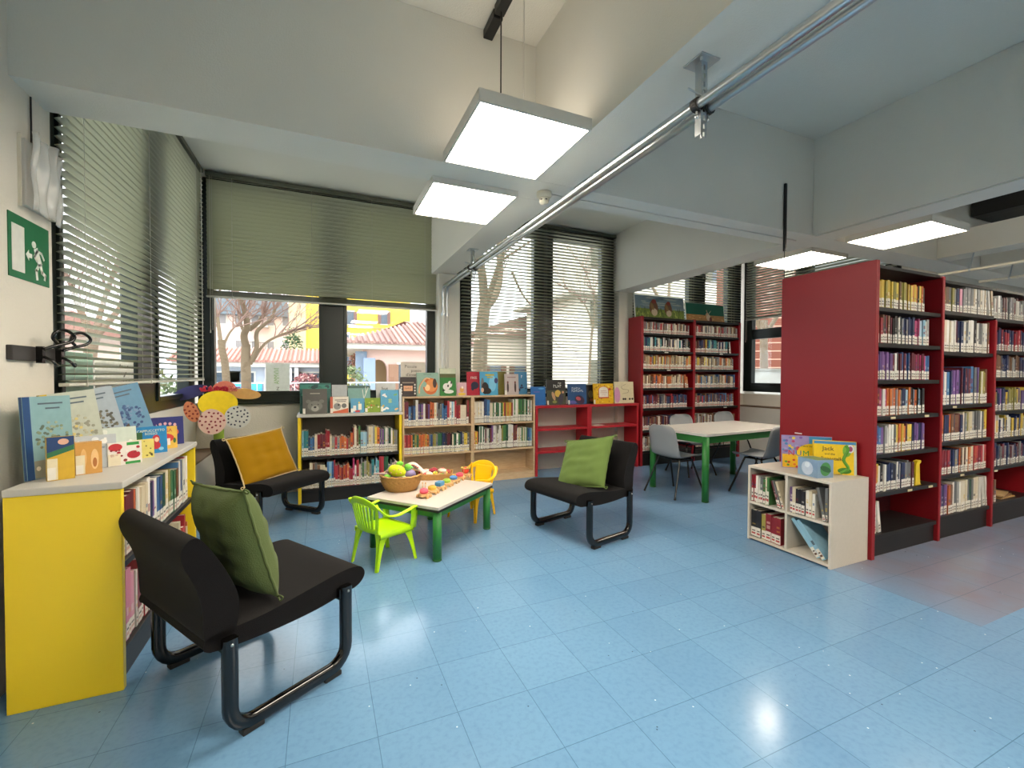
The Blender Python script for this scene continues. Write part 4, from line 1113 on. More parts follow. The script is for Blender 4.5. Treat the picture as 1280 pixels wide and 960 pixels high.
# low yellow case under the window
o2 = Vector((-.178, 5.095, 0)); W2 = .985
row('y2a', 'top shelf, back yellow bookcase', o2, X_, -Y_, W2, .485, (.17, .31), (.012, .030), .2,
    [(0, ['pale blue', 'teal'], .75), (.06, ['blue', 'navy'], .2), (.12, ['cream', 'yellow'], .35), (.15, ['red', 'maroon'], .45), (.21, ['blue', 'pale blue', 'red'], .7), (.27, ['red', 'cream', 'grey']), (.36, ['red', 'brown', 'orange', 'red']), (.52, ['cream', 'brown', 'green']), (.58, ['pale blue'], .45), (.65, ['cream', 'brown', 'yellow', 'grey'], .9), (.76, ['orange', 'purple', 'grey']), (.84, ['white', 'green', 'grey'], .7), (.93, ['grey', 'olive', 'cream'], .5)], .34, seed=3, stripe='#b5aa8c')
row('y2b', 'lower shelf, back yellow bookcase', o2, X_, -Y_, W2, .145, (.18, .30), (.012, .028), .2,
    [(0, ['grey', 'brown', 'cream']), (.24, ['pale blue', 'blue'], .8), (.30, ['orange', 'brown', 'red']), (.42, ['red', 'orange']), (.50, ['red', 'white', 'magenta']), (.56, ['green', 'grey', 'cream']), (.62, ['cream', 'olive', 'grey']), (.7, ['teal', 'pale blue', 'white']), (.78, ['red', 'magenta'], .95), (.83, ['green'], .9), (.88, ['grey', 'white', 'pale blue'])], .34, seed=1, stripe='#b5aa8c')
# birch cases
ol, orr = Vector((.908, 5.262, 0)), Vector((1.773, 5.262, 0)); WB = .815
row('bla', 'top shelf, left birch bookcase', ol, X_, -Y_, WB, .745, (.18, .31), (.012, .030), .17,
    [(0, ['brown', 'orange', 'maroon'], .8), (.05, ['navy', 'blue'], .4), (.14, ['white'], 1), (.17, ['maroon', 'white', 'purple', 'navy'], .6), (.36, ['orange', 'brown', 'cream'], .75), (.46, ['grey', 'blue', 'cream']), (.62, ['orange', 'red', 'pale blue', 'white'], .8), (.76, ['yellow', 'red', 'cream'], .4), (.93, ['red', 'brown'], .85)], .30, seed=2, stripe='#c9c2ae')
row('blb', 'rainbow shelf, left birch bookcase', ol, X_, -Y_, WB, .405, (.22, .245), (.014, .026), .17,
    [(0, ['orange', 'red'], .5), (.10, ['green', 'olive'], .5), (.18, ['orange', 'red'], .5), (.27, ['yellow', 'orange'], .5), (.35, ['grey', 'blue', 'olive'], .5), (.48, ['navy', 'blue', 'green'], .6), (.58, ['black', 'maroon'], .5), (.70, ['cream', 'white', 'green'], .1), (.84, ['black', 'navy'], .9), (.87, ['cream', 'yellow', 'grey'], .2)], .36, seed=4, stripe='#d8cf9c')
row('bra', 'top shelf, right birch bookcase', orr, X_, -Y_, WB, .75, (.17, .30), (.009, .022), .17,
    [(0, ['green', 'white', 'cream'], .7), (.14, ['navy', 'teal', 'blue'], .95), (.24, ['cream', 'green', 'white'], .6), (.46, ['orange', 'red', 'brown', 'yellow'], .6), (.64, ['white', 'cream', 'green'], .9), (.74, ['green', 'white', 'black'], .9), (.88, ['white', 'green'], .8)], .30, seed=5, lean=0, stripe='#d5d0c0')
row('brb', 'lower shelf, right birch bookcase', orr, X_, -Y_, WB, .415, (.18, .30), (.009, .022), .17,
    [(0, ['orange', 'yellow', 'white'], .4), (.06, ['green', 'white'], .9), (.16, ['white', 'green', 'maroon'], .6), (.28, ['white', 'purple', 'grey'], .9), (.36, ['white', 'olive']), (.46, ['green', 'white'], .95), (.64, ['maroon', 'brown', 'red'], .9), (.72, ['white', 'green', 'cream'], .55), (.9, ['pale blue', 'blue', 'grey'], .45)], .30, seed=6, stripe='#d5d0c0')
# tall red case
wl = ['topmost', 'second', 'third', 'fourth', 'fifth', 'sixth', 'lowest']
TP = [['brown', 'grey', 'white', 'red', 'cream', 'maroon'], ['black', 'white', 'navy', 'teal', 'grey', 'cream'], ['cream', 'brown', 'orange', 'grey', 'beige', 'yellow'], ['orange', 'cream', 'beige', 'brown', 'grey', 'blue'], ['navy', 'red', 'grey', 'brown', 'maroon', 'blue'], ['grey', 'white', 'navy', 'brown', 'maroon'], ['white', 'grey', 'cream', 'brown']]
for b in range(2):
    o3 = Vector((4.37+XS[b]+.05, 5.27, 0)); Wt = (.97, .95)[b]
    for i, z in enumerate(TZ):
        hr = (.15, .178) if i == 0 else (.17, .215)
        row('t%d%d' % (b, i), wl[i]+' shelf, '+('left', 'right')[b]+' bay of tall red bookcase', o3, X_, -Y_, Wt, z, hr, (.014, .034), .2, [(0, TP[i])] if not (b == 1 and i == 1) else [(0, ['maroon', 'brown', 'navy']), (.22, ['yellow'], 1), (.27, ['navy', 'black', 'white', 'teal'])], .36,
            fill=(.93, .95, 1, .90, .88, .8, .5)[i] if b == 0 else (.98, .8, .88, .92, .9, .95, .88)[i], lean=2 if (b, i) in ((1, 1), (0, 3)) else 0, seed=i*7+b, stripe='#b03030')
# red stack
P1_ = [[(0, ['yellow', 'olive']), (.35, ['yellow', 'olive', 'brown']), (.55, ['black', 'orange', 'yellow']), (.75, ['red', 'orange']), (.82, ['magenta', 'red'])],
 [(0, ['red', 'brown', 'black', 'white']), (.25, ['maroon', 'black', 'white']), (.42, ['navy', 'blue', 'grey']), (.58, ['magenta']), (.70, ['cream', 'grey', 'pale blue']), (.86, ['magenta'])],
 [(0, ['purple']), (.25, ['black', 'white', 'maroon']), (.42, ['purple', 'maroon', 'blue']), (.58, ['maroon', 'magenta']), (.78, ['cream', 'blue', 'orange'])],
 [(0, ['magenta', 'pink', 'maroon', 'white']), (.2, ['grey', 'navy', 'orange']), (.5, ['orange', 'pale blue', 'black']), (.72, ['white', 'black', 'magenta', 'purple'])],
 [(0, ['navy', 'purple', 'blue']), (.18, ['white', 'grey']), (.33, ['yellow', 'orange', 'maroon']), (.52, ['brown', 'yellow']), (.62, ['navy', 'purple']), (.84, ['purple', 'yellow'])],
 [(0, ['yellow', 'orange']), (.1, ['navy', 'black', 'white']), (.4, ['navy', 'white', 'grey']), (.6, ['red', 'maroon', 'purple'])],
 [(0, ['white', 'grey'])]]
o4 = Vector((3.75, 1.925, 0))
for i, z in enumerate(SZ1):
    hr = (.19, .215); ft_ = (.78, .86, .84, .80, .83, .64, .13)[i]
    row('s%d' % i, wl[i]+' shelf, nearest red stack bay', o4, X_, -Y_, .875, z, hr if i != 6 else (.2, .24), (.016, .036) if i != 6 else (.02, .035), .2, P1_[i], .35, fill=ft_, seed=i, stripe='#9c8a80', lean=1 if i == 6 else 0)
o5 = Vector((4.675, 1.925, 0))
P2_ = [[(0, ['olive', 'grey', 'brown'], .35), (.25, ['grey', 'pink', 'navy'], .4), (.42, ['grey', 'navy', 'teal'], .7), (.6, ['white', 'beige', 'grey'], .7), (.75, ['cream', 'white', 'beige'], .85)],
 [(0, ['cream', 'white', 'maroon'], .6), (.3, ['navy', 'grey', 'white'], .55), (.5, ['white'], .8), (.66, ['black'], .8), (.7, ['white', 'grey'], .6), (.9, ['red', 'brown'], .7)],
 [(0, ['navy', 'blue', 'white'], .5), (.25, ['navy', 'purple'], .6), (.4, ['maroon', 'navy'], .75), (.6, ['blue', 'purple', 'grey'], .85), (.78, ['white', 'pale blue', 'olive'], .5), (.9, ['brown', 'beige'], .7)],
 [(0, ['orange', 'navy', 'cream'], .5), (.2, ['maroon', 'brown', 'navy'], .5), (.45, ['grey', 'olive', 'cream'], .7), (.7, ['black', 'white', 'grey'], .8), (.88, ['white', 'yellow', 'orange'], .9)],
 [(0, ['red', 'maroon'], .4), (.2, ['white', 'grey', 'navy'], .4), (.4, ['brown', 'cream', 'orange'], .5), (.65, ['white', 'red', 'orange'], .5)],
 [(0, ['purple', 'navy'], .5), (.18, ['brown', 'orange'], .4), (.3, ['grey', 'white', 'cream'], .6), (.6, ['green', 'grey'], .6), (.7, ['white', 'cream'], .7)]]
for i, z in enumerate(SZ2):
    hr = [(.17, .25), (.22, .29), (.22, .34), (.19, .25), (.18, .24), (.22, .29)][i]
    row('m%d' % i, ['topmost', 'second', 'third', 'fourth', 'fifth', 'lowest'][i]+' shelf, middle red stack bay', o5, X_, -Y_, .85, z, hr, (.016, .045), .22, P2_[i], .30, fill=.96, seed=i+20, stripe='#9c9080', lean=3 if i in (0, 5) else 0)
o6 = Vector((5.57, 1.925, 0))
for i, z in enumerate(SZ3):
    row('f%d' % i, wl[i]+' shelf, far red stack bay', o6, X_, -Y_, .84, z, (.16, .215), (.016, .036), .2, [(0, [['white', 'grey', 'maroon'], ['maroon', 'red', 'navy'], ['grey', 'brown', 'navy'], ['yellow', 'olive', 'navy', 'purple'], ['navy', 'yellow', 'white'], ['grey', 'navy', 'maroon'], ['white', 'brown']][i])], .33, fill=.9 if i < 6 else .12, seed=i+40, stripe='#9c9080')
# yellow case on the left, faces +x
o7 = Vector((-.80, 2.405, 0))
row('ya', 'upper shelf, near yellow bookcase', o7, Y_, X_, 1.13, .53, (.20, .29), (.018, .05), .24,
    [(0, ['maroon', 'red', 'orange'], .8), (.10, ['maroon', 'navy'], .9), (.17, ['orange', 'cream', 'white'], .8), (.30, ['white', 'grey'], 1), (.36, ['blue', 'navy', 'purple', 'white'], .7), (.52, ['cream', 'olive', 'green'], .8), (.66, ['brown', 'green'], .55), (.75, ['magenta', 'white', 'blue'], .9), (.9, ['white', 'red'], 1)], .30, seed=9, stripe='#c9a090')
row('yb', 'lower shelf, near yellow bookcase', o7, Y_, X_, 1.13, .15, (.20, .32), (.018, .05), .24,
    [(0, ['cream', 'white'], .3), (.06, ['magenta', 'pink'], .95), (.13, ['white', 'grey', 'pink'], .6), (.2, ['brown', 'maroon', 'red'], .9), (.34, ['cream', 'red', 'orange'])], .24, seed=10, stripe='#c9a090')
# cube compartments, face -x ; left to right is -y
oc = Vector((3.275, 2.548, 0))
row('c1', 'upper left compartment, grey cube shelf', oc, -Y_, -X_, .165, .3185, (.195, .225), (.014, .024), .18, [(0, ['red', 'white', 'red']), (.45, ['cream', 'grey', 'green'])], .5, seed=3, stripe='#a83038')
c = row('c1', 'upper left compartment, grey cube shelf', oc+Vector((0, -.168, 0)), -Y_, -X_, .06, .3185, (.20, .235), (.014, .02), .18, [(0, ['grey', 'maroon', 'cream', 'green'])], .3, seed=33, stripe='#a83038')
for j, b in enumerate(c): b['lean'] = -.30; b['i'] += 9; b['s'] += .06+.001*j
row('c2', 'upper right compartment, grey cube shelf', oc+Vector((0, -.320, 0)), -Y_, -X_, .20, .3185, (.175, .195), (.018, .026), .18, [(0, ['black', 'black', 'purple', 'cream']), (.5, ['white', 'orange', 'cream'])], .42, seed=5, stripe='#b04040')
row('c3', 'lower left compartment, grey cube shelf', oc, -Y_, -X_, .28, .0305, (.20, .225), (.034, .05), .18, [(0, ['olive', 'black']), (.38, ['red']), (.7, ['orange', 'red'])], .36, seed=8, stripe='#b04040')
c = row('c2', 'upper right compartment, grey cube shelf', oc+Vector((0, -.555, 0)), -Y_, -X_, .05, .3185, (.235, .24), (.018, .022), .18, [(0, ['white', 'grey'])], .2, seed=7)
for b in c[:1]: b['lean'] = -.22; b['i'] += 12; b['s'] += .016
c = row('c4', 'lower right compartment, grey cube shelf', oc+Vector((0, -.520, 0)), -Y_, -X_, .08, .0305, (.30, .305), (.028, .03), .20, [(0, ['pale blue'])], .26, seed=8, stripe='#5a4030')
for j, b in enumerate(c): b['lean'] = -.70; b['s'] += .010*j; b['back'] = .02

# rank by how large each spine shows from the entrance viewpoint
for b in BOOKS:
    p = b['o']+b['u']*(b['s']+b['t']/2)+Vector((0, 0, b['z']+b['h']/2)); v = p-Vector((0, 0, CAMH))
    dpt = v.dot(CF); f = abs(b['n'].dot(v.normalized()))
    sx = 640+FPX*v.dot(CR)/dpt if dpt > 0 else 9999
    b['area'] = (b['t']*b['h']*f+.15*b['h']*abs(b['u'].dot(v.normalized()))*(.3 if b['i'] == 0 else .1))/dpt**2 if 0 < sx < 1285 else -1
    hidden = (b['key'] in ('ya', 'yb') and b['s'] > (.98 if b['key'] == 'ya' else .5))
    if b['key'] in ('bra',): pass
    if hidden: b['area'] *= .1
order = sorted(range(len(BOOKS)), key=lambda i: -BOOKS[i]['area'])
SOLO = set(order[:300])
def book_geo(m, lm, b, T):
    t, h, d = b['t']-.0006, b['h'], b['d']; c = b['col']; k_ = .0022
    lc = lambda q: T @ Vector(q)
    m.box(0, k_, 0, d, 0, h, col=c, T=T).box(t-k_, t, 0, d, 0, h, col=c, T=T).box(k_, t-k_, 0, k_, 0, h, col=c, T=T)
    m.box(k_, t-k_, k_, d-.004, .003, h-.003, col='#ddd6c4', T=T)
    rr = random.Random(int(b['sd']*1e6)); dk = rr.choice(['#1d1d22', '#e6e0d0', '#c9a43c', '#d8d4cc', '#7c1f28', '#2c4a7c'])
    z0 = h*(b['lab']+.10)
    cc_ = [int(c[i:i+2], 16) for i in (1, 3, 5)]; dd_ = [int(dk[i:i+2], 16) for i in (1, 3, 5)]; dk = '#%02x%02x%02x' % tuple(int(p*.45+q*.55) for p, q in zip(cc_, dd_))
    for _ in range(rr.choice((0, 1, 1, 2))):
        z1 = z0+h*rr.uniform(.03, .14)
        if z1 > h*.95: break
        m.box(t*rr.uniform(.15, .3), t*rr.uniform(.7, .85), -.0005, 0, z0, z1, col=dk, T=T); z0 = z1+h*rr.uniform(.03, .12)
    L_ = b['lab']*h
    lm.box(.0008, t-.0008, -.0009, -.0002, .006, L_, col='#d9d5c9', T=T)
    lm.box(t*.2, t*.8, -.0013, -.0009, L_*.58, L_*.70, col='#5a5550', T=T)
    lm.box(t*.15, t*.85, -.0013, -.0009, L_*.28, L_*.46, col=b['stripe'], T=T)
rest, restl = MB(), MB()
for idx, b in enumerate(BOOKS):
    base = b['o']+b['u']*b['s']-b['n']*b['back']; base.z = b['z']
    ang = math.atan2(b['u'].y, b['u'].x)
    lean = b['lean']
    L = Matrix.Rotation(lean, 4, 'Y') if lean else Matrix.Identity(4)
    if lean > 0:   # top to the right: rest on the right lower corner
        L = Matrix.Translation((b['h']*0, 0, b['t']*math.sin(lean))) @ L
    if idx in SOLO:
        m, lm = MB(), MB(); book_geo(m, lm, b, L)
        o = m.build('library_book', PRINT, None, loc=base, rz=ang)
        lm.build('spine_label', PRINT, o)
        size = 'thin' if b['t'] < .016 else ('thick' if b['t'] > .034 else ('tall' if b['h'] > .26 else ''))
        tag(o, ('%s %s book, %s from left, %s' % (size, b['cn'], ORD[b['i']], b['where'])).strip(), 'book', 'library books on the shelves')
    else:
        G = Matrix.Translation(base) @ Matrix.Rotation(ang, 4, 'Z') @ L
        book_geo(rest, restl, b, G)
o = rest.build('library_books', PRINT); restl.build('spine_labels', PRINT, o)
tag(o, 'remaining rows of small labelled books on the tall red bookcase and far shelves', 'books', 'library books on the shelves', 'stuff')
# yellow bookend in the red stack
root = thing('bookend', 'yellow metal bookend holding the sixth shelf of the nearest red stack bay', 'bookend', (4.345, 1.93, .4805))
MB().prism([(0, .0), (.085, 0), (.075, .02), (.06, .17), (.085, .185), (.08, .20), (.03, .195), (.012, .17)], .0, .03, 'y', col='#d8b81e').build('bookend_plate', TOY, root, bevel=.003)
MB().box(0, .09, .0, .12, 0, .004, col='#d8b81e').build('base_plate', TOY, root)
# magazines lying on the lowest shelf of the far bay
for j, (c_, l_) in enumerate((('#b08a58', 'tan magazine lying at the bottom of the pile on the lowest far red shelf'), ('#8a6a48', 'brown magazine in the middle of the pile on the lowest far red shelf'), ('#c0a070', 'light tan magazine on top of the pile on the lowest far red shelf'))):
    o = MB().box(-.14, .14, -.1, .1, 0, .012, col=c_).box(-.1385, .1385, -.0985, .1002, .002, .010, col='#e0dccf').build('magazine', PRINT, None, loc=(6.0-.01*j, 2.05+.006*j, .2006+.0125*j), rz=.1*j)
    tag(o, l_, 'magazine', 'magazines on the far red shelf')

# ============================================================ PICTURE BOOKS ON DISPLAY
def ell(m, cx, cz, rx, rz_, col, d=0, rot=0, n=16):
    m.prism(blob(cx, cz, rx, rz_, rot, n), -.0006-.0004*d, -.0001-.0004*(d-1) if d > 1 else -.0001, 'y', col=col)
def rec(m, x0, x1, z0, z1, col, d=0):
    m.box(x0, x1, -.0006-.0004*d, -.0001, z0, z1, col=col)
def pbook(label, cx, cy, cz, w, h, t, rz, lean, col, art=None, titles=(), spine=None, tag_=True, group='picture books standing on display', sheet='#ddd8ca', roll=0):
    """front cover faces local -y; origin bottom front centre"""
    root = thing('picture_book', label, 'book', (cx, cy, cz), group=group)
    root.rotation_euler = (Matrix.Rotation(rz, 3, 'Z')@Matrix.Rotation(-lean, 3, 'X')@Matrix.Rotation(roll, 3, 'Y')).to_euler()
    k_ = .0022
    m = MB().box(-w/2, w/2, 0, k_, 0, h, col=col).box(-w/2, w/2, t-k_, t, 0, h, col=col).box(-w/2, -w/2+k_, k_, t-k_, 0, h, col=spine or col)
    if spine: m.box(-w/2, -w/2+min(.028, w*.14), -.0008, 0, 0, h, col=spine)
    m.build('book_cover', PRINT, root)
    MB().box(-w/2+k_, w/2-.003, k_, t-k_, .003, h-.003, col=sheet).build('page_block', PRINT, root)
    if art:
        m = MB(); art(m, w, h); m.build('cover_picture', PRINT, root)
    for (b, x, z, s_, c_) in titles:
        if b[0] == '~':     # lettering too small to read: strokes of its size
            m = MB(); q = x*w-s_*.3*len(b)
            for j in range(len(b)):
                m.box(q, q+s_*.12, -.003, -.0022, z*h-s_*.35, z*h+s_*(.35 if j % 3 else .45), col=c_).box(q+s_*.12, q+s_*.4, -.003, -.0022, z*h+s_*(.15, -.35, -.05)[j % 3], z*h+s_*(.30, -.2, .1)[j % 3], col=c_); q += s_*.6
            m.build('title', PRINT, root); continue
        text(b, s_, root, (x*w, -.0022, z*h), (PI/2, 0, 0), c_)
    if tag_:
        MB().box(-w/2+.001, -w/2+.026, -.0022, -.0008, .004, min(.06, h*.3), col='#dcdad0').build('library_label', PRINT, root)
    return root
def shelf_book(label, x0, x1, ytop, zs, yp, t, lean, col, art=None, titles=(), **k):
    """stands on a top board of height zs with its front at y = yp"""
    a, b = A(x0, 500, y=yp).x, A(x1, 500, y=yp).x
    h = A((x0+x1)/2, ytop, y=yp).z-zs
    return pbook(label, (a+b)/2, yp, zs+.0008, b-a, h/math.cos(lean), t, 0, lean, col, art, titles, **k)
Z2 = .9335
def bear(m, w, h):
    ell(m, 0, h*.28, w*.33, h*.22, '#5c5c58', 1); ell(m, -w*.27, h*.50, w*.10, h*.075, '#6c6c66', 2); ell(m, w*.27, h*.50, w*.10, h*.075, '#6c6c66', 2)
    ell(m, 0, h*.32, w*.30, h*.20, '#74746e', 2); ell(m, 0, h*.22, w*.16, h*.12, '#9a9a92', 3); ell(m, 0, h*.27, w*.06, h*.04, '#161616', 4); ell(m, -w*.13, h*.37, w*.025, h*.02, '#161616', 4); ell(m, w*.13, h*.37, w*.025, h*.02, '#161616', 4)
    rec(m, -w*.2, w*.2, h*.80, h*.83, '#a9a79a', 1)
def scat(cols, n, sd, z0=.05, z1=.95, r0=.03, r1=.09, tall=1):
    def f(m, w, h):
        rr = random.Random(sd)
        for i in range(n):
            r_ = rr.uniform(r0, r1); cx, cz = rr.uniform(-.5+r_*1.2, .5-r_*1.2)*w, rr.uniform(max(z0, r_*tall*1.1), min(z1, 1-r_*tall*1.1))*h
            ell(m, cx, cz, r_*w, r_*w*tall*.9, rr.choice(cols), 1+i % 3, rr.uniform(-.3, .3), 10)
    return f
def both(*fs):
    def f(m, w, h):
        for q in fs: q(m, w, h)
    return f
def bands(*bs):
    def f(m, w, h):
        for z0, z1, c_ in bs: rec(m, -w/2+.001, w/2-.001, h*z0+.001, h*z1-.001, c_, 0)
    return f
yb, yf = 5.20, 5.125
shelf_book('large teal-green picture book behind the grey bear book, back yellow case', 374.6, 413.8, 479, Z2, yb, .016, .12, '#1f5f58', both(bands((.80, .95, '#2f7f72')), scat(['#174a48', '#3a8a78'], 22, 1, .2, .95, .04, .08)), [('~~~~~~~~', 0, .86, .028, '#123833')], tag_=False)
shelf_book('grey picture book with a bear face on the back yellow case', 378.2, 409, 486.3, Z2, yf-.01, .014, .10, '#55544f', bear)
shelf_book('pale grey picture book with a misty town, back yellow case', 415, 434, 481.2, Z2, yb, .012, .12, '#a9aeb0', both(bands((.45, .6, '#8d8f8c')), scat(['#7c7c78', '#c2c4c2'], 14, 4, .3, .6)), tag_=False)
shelf_book('cream picture book with orange spine and a raccoon face', 412.8, 435.8, 496, Z2, yf, .012, .10, '#ddd6c8', lambda m, w, h: (ell(m, -w*.12, h*.42, w*.2, h*.2, '#8a8a88', 1), ell(m, -w*.05, h*.5, w*.05, h*.05, '#1c1c1c', 2), ell(m, w*.25, h*.45, w*.14, h*.14, '#6a6a68', 1), m.prism([(-w*.5, .002), (w*.48, .002), (w*.48, h*.3), (0, h*.18), (-w*.4, h*.1)], -.001, -.0002, 'y', col='#c25a34'), rec(m, -w*.25, w*.4, h*.78, h*.82, '#3a3a3a'), rec(m, -w*.15, w*.35, h*.68, h*.72, '#3a3a3a')), spine='#c2583a')
shelf_book('dark teal landscape book with white antlers on its cover', 434.8, 463.2, 482, Z2, yb, .014, .12, '#2f5650', both(bands((.35, .9, '#6f9c94')), lambda m, w, h: (m.tube(crom([(-w*.05, -.002, h*.2), (w*.2, -.002, h*.5), (w*.4, -.002, h*.92)], 4), .005, 5, col='#d8dcd4'), m.tube([(w*.2, -.002, h*.5), (w*.15, -.002, h*.85)], .004, 5, col='#d8dcd4'), m.tube([(w*.3, -.002, h*.7), (w*.28, -.002, h*.95)], .004, 5, col='#d8dcd4'), ell(m, -w*.2, h*.4, w*.16, h*.1, '#4a3a34', 1))), tag_=False)
shelf_book('small light blue book with white houses and a red boat', 438.4, 455.4, 498, Z2, yf, .012, .10, '#4f98bc', lambda m, w, h: (rec(m, w*.05, w*.3, h*.2, h*.62, '#e3dfcc', 1), rec(m, -w*.32, -w*.1, h*.1, h*.5, '#d8dcd8', 1), ell(m, 0, h*.1, w*.2, h*.08, '#c63a34', 2), ell(m, w*.12, h*.7, w*.06, h*.06, '#e6c83c', 2)))
shelf_book('small bright green book with little animals, back yellow case', 456.3, 475.4, 497.6, Z2, yf, .012, .10, '#7c9a1c', both(scat(['#a8b83c', '#5c7a1a'], 8, 6), scat(['#c24a30', '#d8b448', '#e0d8b0'], 7, 7, .15, .5, .04, .08)))
shelf_book('grey-white picture book with dark lettering behind the blue bird book', 470.6, 494.8, 479, Z2, yb, .014, .12, '#b9bab6', None, [('but', -.05, .80, .055, '#1d1d22')], tag_=False)
shelf_book('sky blue picture book with white birds at the end of the yellow case', 476, 498.6, 487.6, Z2, yf, .012, .10, '#4a9cc0', lambda m, w, h: [ell(m, x*w, z*h, w*.11, h*.045, c_, 1, r_) for x, z, c_, r_ in ((-.32, .78, '#e3e6e2', .5), (-.24, .72, '#e3e6e2', -.5), (-.3, .12, '#e3e6e2', .4), (-.15, .17, '#dfe3df', -.4), (.32, .78, '#6aa86a', .3), (.36, .12, '#d8b070', .4), (.02, .55, '#9cc08c', 0), (.02, .45, '#9cc08c', 0), (-.38, .25, '#c9a83c', 1))])
shelf_book('narrow white book standing at the right end of the yellow case', 499.2, 502.2, 486, Z2, yf+.01, .03, .03, '#d3d8da', None, tag_=False)
ZB2 = 1.0955; yb, yf = 5.42, 5.30
shelf_book('cream book titled Piccole poesie at the left end of the birch case', 501.6, 532.2, 452.4, ZB2, yb, .014, .08, '#c4bcae', None, [('Piccole', -.1, .86, .052, '#3a3432'), ('poesie', .12, .74, .048, '#3a3432'), ("d'inverno", .0, .62, .048, '#3a3432')], tag_=False)
shelf_book('dark brown book with cat shape and orange panel on the birch case', 500.2, 520.4, 471.4, ZB2, yf-.02, .014, .08, '#2a1a18', lambda m, w, h: (rec(m, -w*.28, w*.28, h*.28, h*.55, '#d8a078', 1), rec(m, -w*.36, w*.36, h*.68, h*.74, '#8a7a6c', 1), [ell(m, sx*w*.42, h*z, w*.05, h*.05, '#d8d2c4', 1) for sx in (-1, 1) for z in (.15, .3, .45, .6)], ell(m, w*.3, h*.93, w*.16, h*.055, '#140c0c', 2)), [('~~~~~~', 0, .42, .022, '#2a1a18')], tag_=False)
def fox(m, w, h):
    bands((.0, 1, '#88a898'))(m, w, h); ell(m, w*.12, h*.42, w*.34, h*.36, '#c8642c', 1); ell(m, w*.17, h*.45, w*.26, h*.27, '#d98a4a', 2); ell(m, -.02*w, h*.36, w*.12, h*.14, '#ecc690', 3); ell(m, -w*.15, h*.5, w*.10, h*.12, '#88a898', 3)
    ell(m, w*.32, h*.55, w*.09, h*.2, '#3a241c', 3); m.tube(crom([(-w*.4, -.003, h*.12), (-w*.36, -.003, h*.45), (-w*.1, -.003, h*.75), (w*.1, -.003, h*.72)], 4), .009, 6, col='#e0a878')
shelf_book('sage green book with a curled orange fox on the left birch case', 521.2, 548.5, 466, ZB2, yf, .014, .08, '#7f9f92', fox, [('~~~~~~~~~', 0, .92, .018, '#46645a')], tag_=False)
shelf_book('tall green book with white dogs on its cover', 550.2, 570.2, 460.6, ZB2, yf+.02, .014, .08, '#2e7a34', both(bands((.80, 1, '#c8cdb4'), (.66, .80, '#5a5a34')), lambda m, w, h: (ell(m, -w*.1, h*.33, w*.22, h*.13, '#e3e3dc', 1, .5), ell(m, w*.12, h*.42, w*.14, h*.12, '#e3e3dc', 2), ell(m, w*.05, h*.15, w*.3, h*.07, '#dfe0d8', 1), ell(m, -w*.0, h*.36, w*.05, h*.05, '#1c1c1c', 3), ell(m, w*.2, h*.48, w*.04, h*.06, '#1c1c1c', 3), ell(m, -w*.3, h*.2, w*.06, h*.04, '#1c1c1c', 3))), tag_=False)
shelf_book('small pink book with a yellow figure beside the green dog book', 571.4, 583.4, 478.2, ZB2, yf, .012, .08, '#c9a4ac', lambda m, w, h: (ell(m, 0, h*.45, w*.22, h*.2, '#d8a050', 1), ell(m, 0, h*.12, w*.4, h*.1, '#e0c040', 1), ell(m, w*.05, h*.62, w*.1, h*.1, '#e8dcd0', 2)), tag_=False)
shelf_book('crimson book titled FREE on the right birch case', 583.8, 599.8, 464.8, ZB2, yf+.04, .014, .08, '#a8142c', lambda m, w, h: (ell(m, w*.12, h*.42, w*.3, h*.16, '#1c1c38', 1), ell(m, -w*.05, h*.3, w*.12, h*.1, '#1c1c38', 1)), [('FREE', .05, .74, .042, '#e0d4cc')], tag_=False)
def boy(m, w, h):
    bands((0, 1, '#4aa0c8'))(m, w, h); ell(m, w*.2, h*.5, w*.2, h*.35, '#78bcd8', 1); ell(m, -w*.22, h*.3, w*.2, h*.26, '#1c1410', 2); ell(m, -w*.1, h*.18, w*.22, h*.14, '#2a1c18', 2); ell(m, -w*.36, h*.45, w*.09, h*.3, '#70706c', 1); ell(m, -w*.38, h*.22, w*.08, h*.1, '#d8a888', 3)
    ell(m, w*.4, h*.62, w*.1, h*.12, '#3a3a6a', 2); rec(m, -w*.2, w*.3, h*.82, h*.9, '#b8a83c', 1); rec(m, -w*.1, w*.22, h*.73, h*.79, '#b8a83c', 1)
shelf_book('bright blue book with a dark haired boy on the right birch case', 600.4, 622.6, 464.8, ZB2, yf, .014, .08, '#4a98c0', boy, tag_=False)
shelf_book('plain olive book between the blue ones on the right birch case', 623.2, 632.6, 464.8, ZB2, yf+.05, .014, .08, '#6c6428', None, tag_=False)
shelf_book('pale mauve book with two dark figures on the right birch case', 631.2, 648.6, 467.6, ZB2, yf-.02, .014, .08, '#b4a8a4', lambda m, w, h: (ell(m, -w*.28, h*.36, w*.07, h*.24, '#3c2c28', 1), ell(m, w*.25, h*.36, w*.07, h*.24, '#3c2c28', 1), ell(m, -w*.28, h*.6, w*.06, h*.06, '#6a3a34', 2), ell(m, w*.25, h*.6, w*.06, h*.06, '#6a3a34', 2), rec(m, -w*.3, w*.3, h*.82, h*.86, '#8a6a6c', 1)))
shelf_book('steel blue book at the right end of the birch cases', 644, 659.2, 464.8, ZB2, yb, .014, .08, '#3c7ca4', both(scat(['#1c2c48', '#22385a'], 8, 12, .1, .4, .05, .09)), [('~', .1, .78, .05, '#dfe6ea')], tag_=False)
ZL = .9455; yf = 5.33
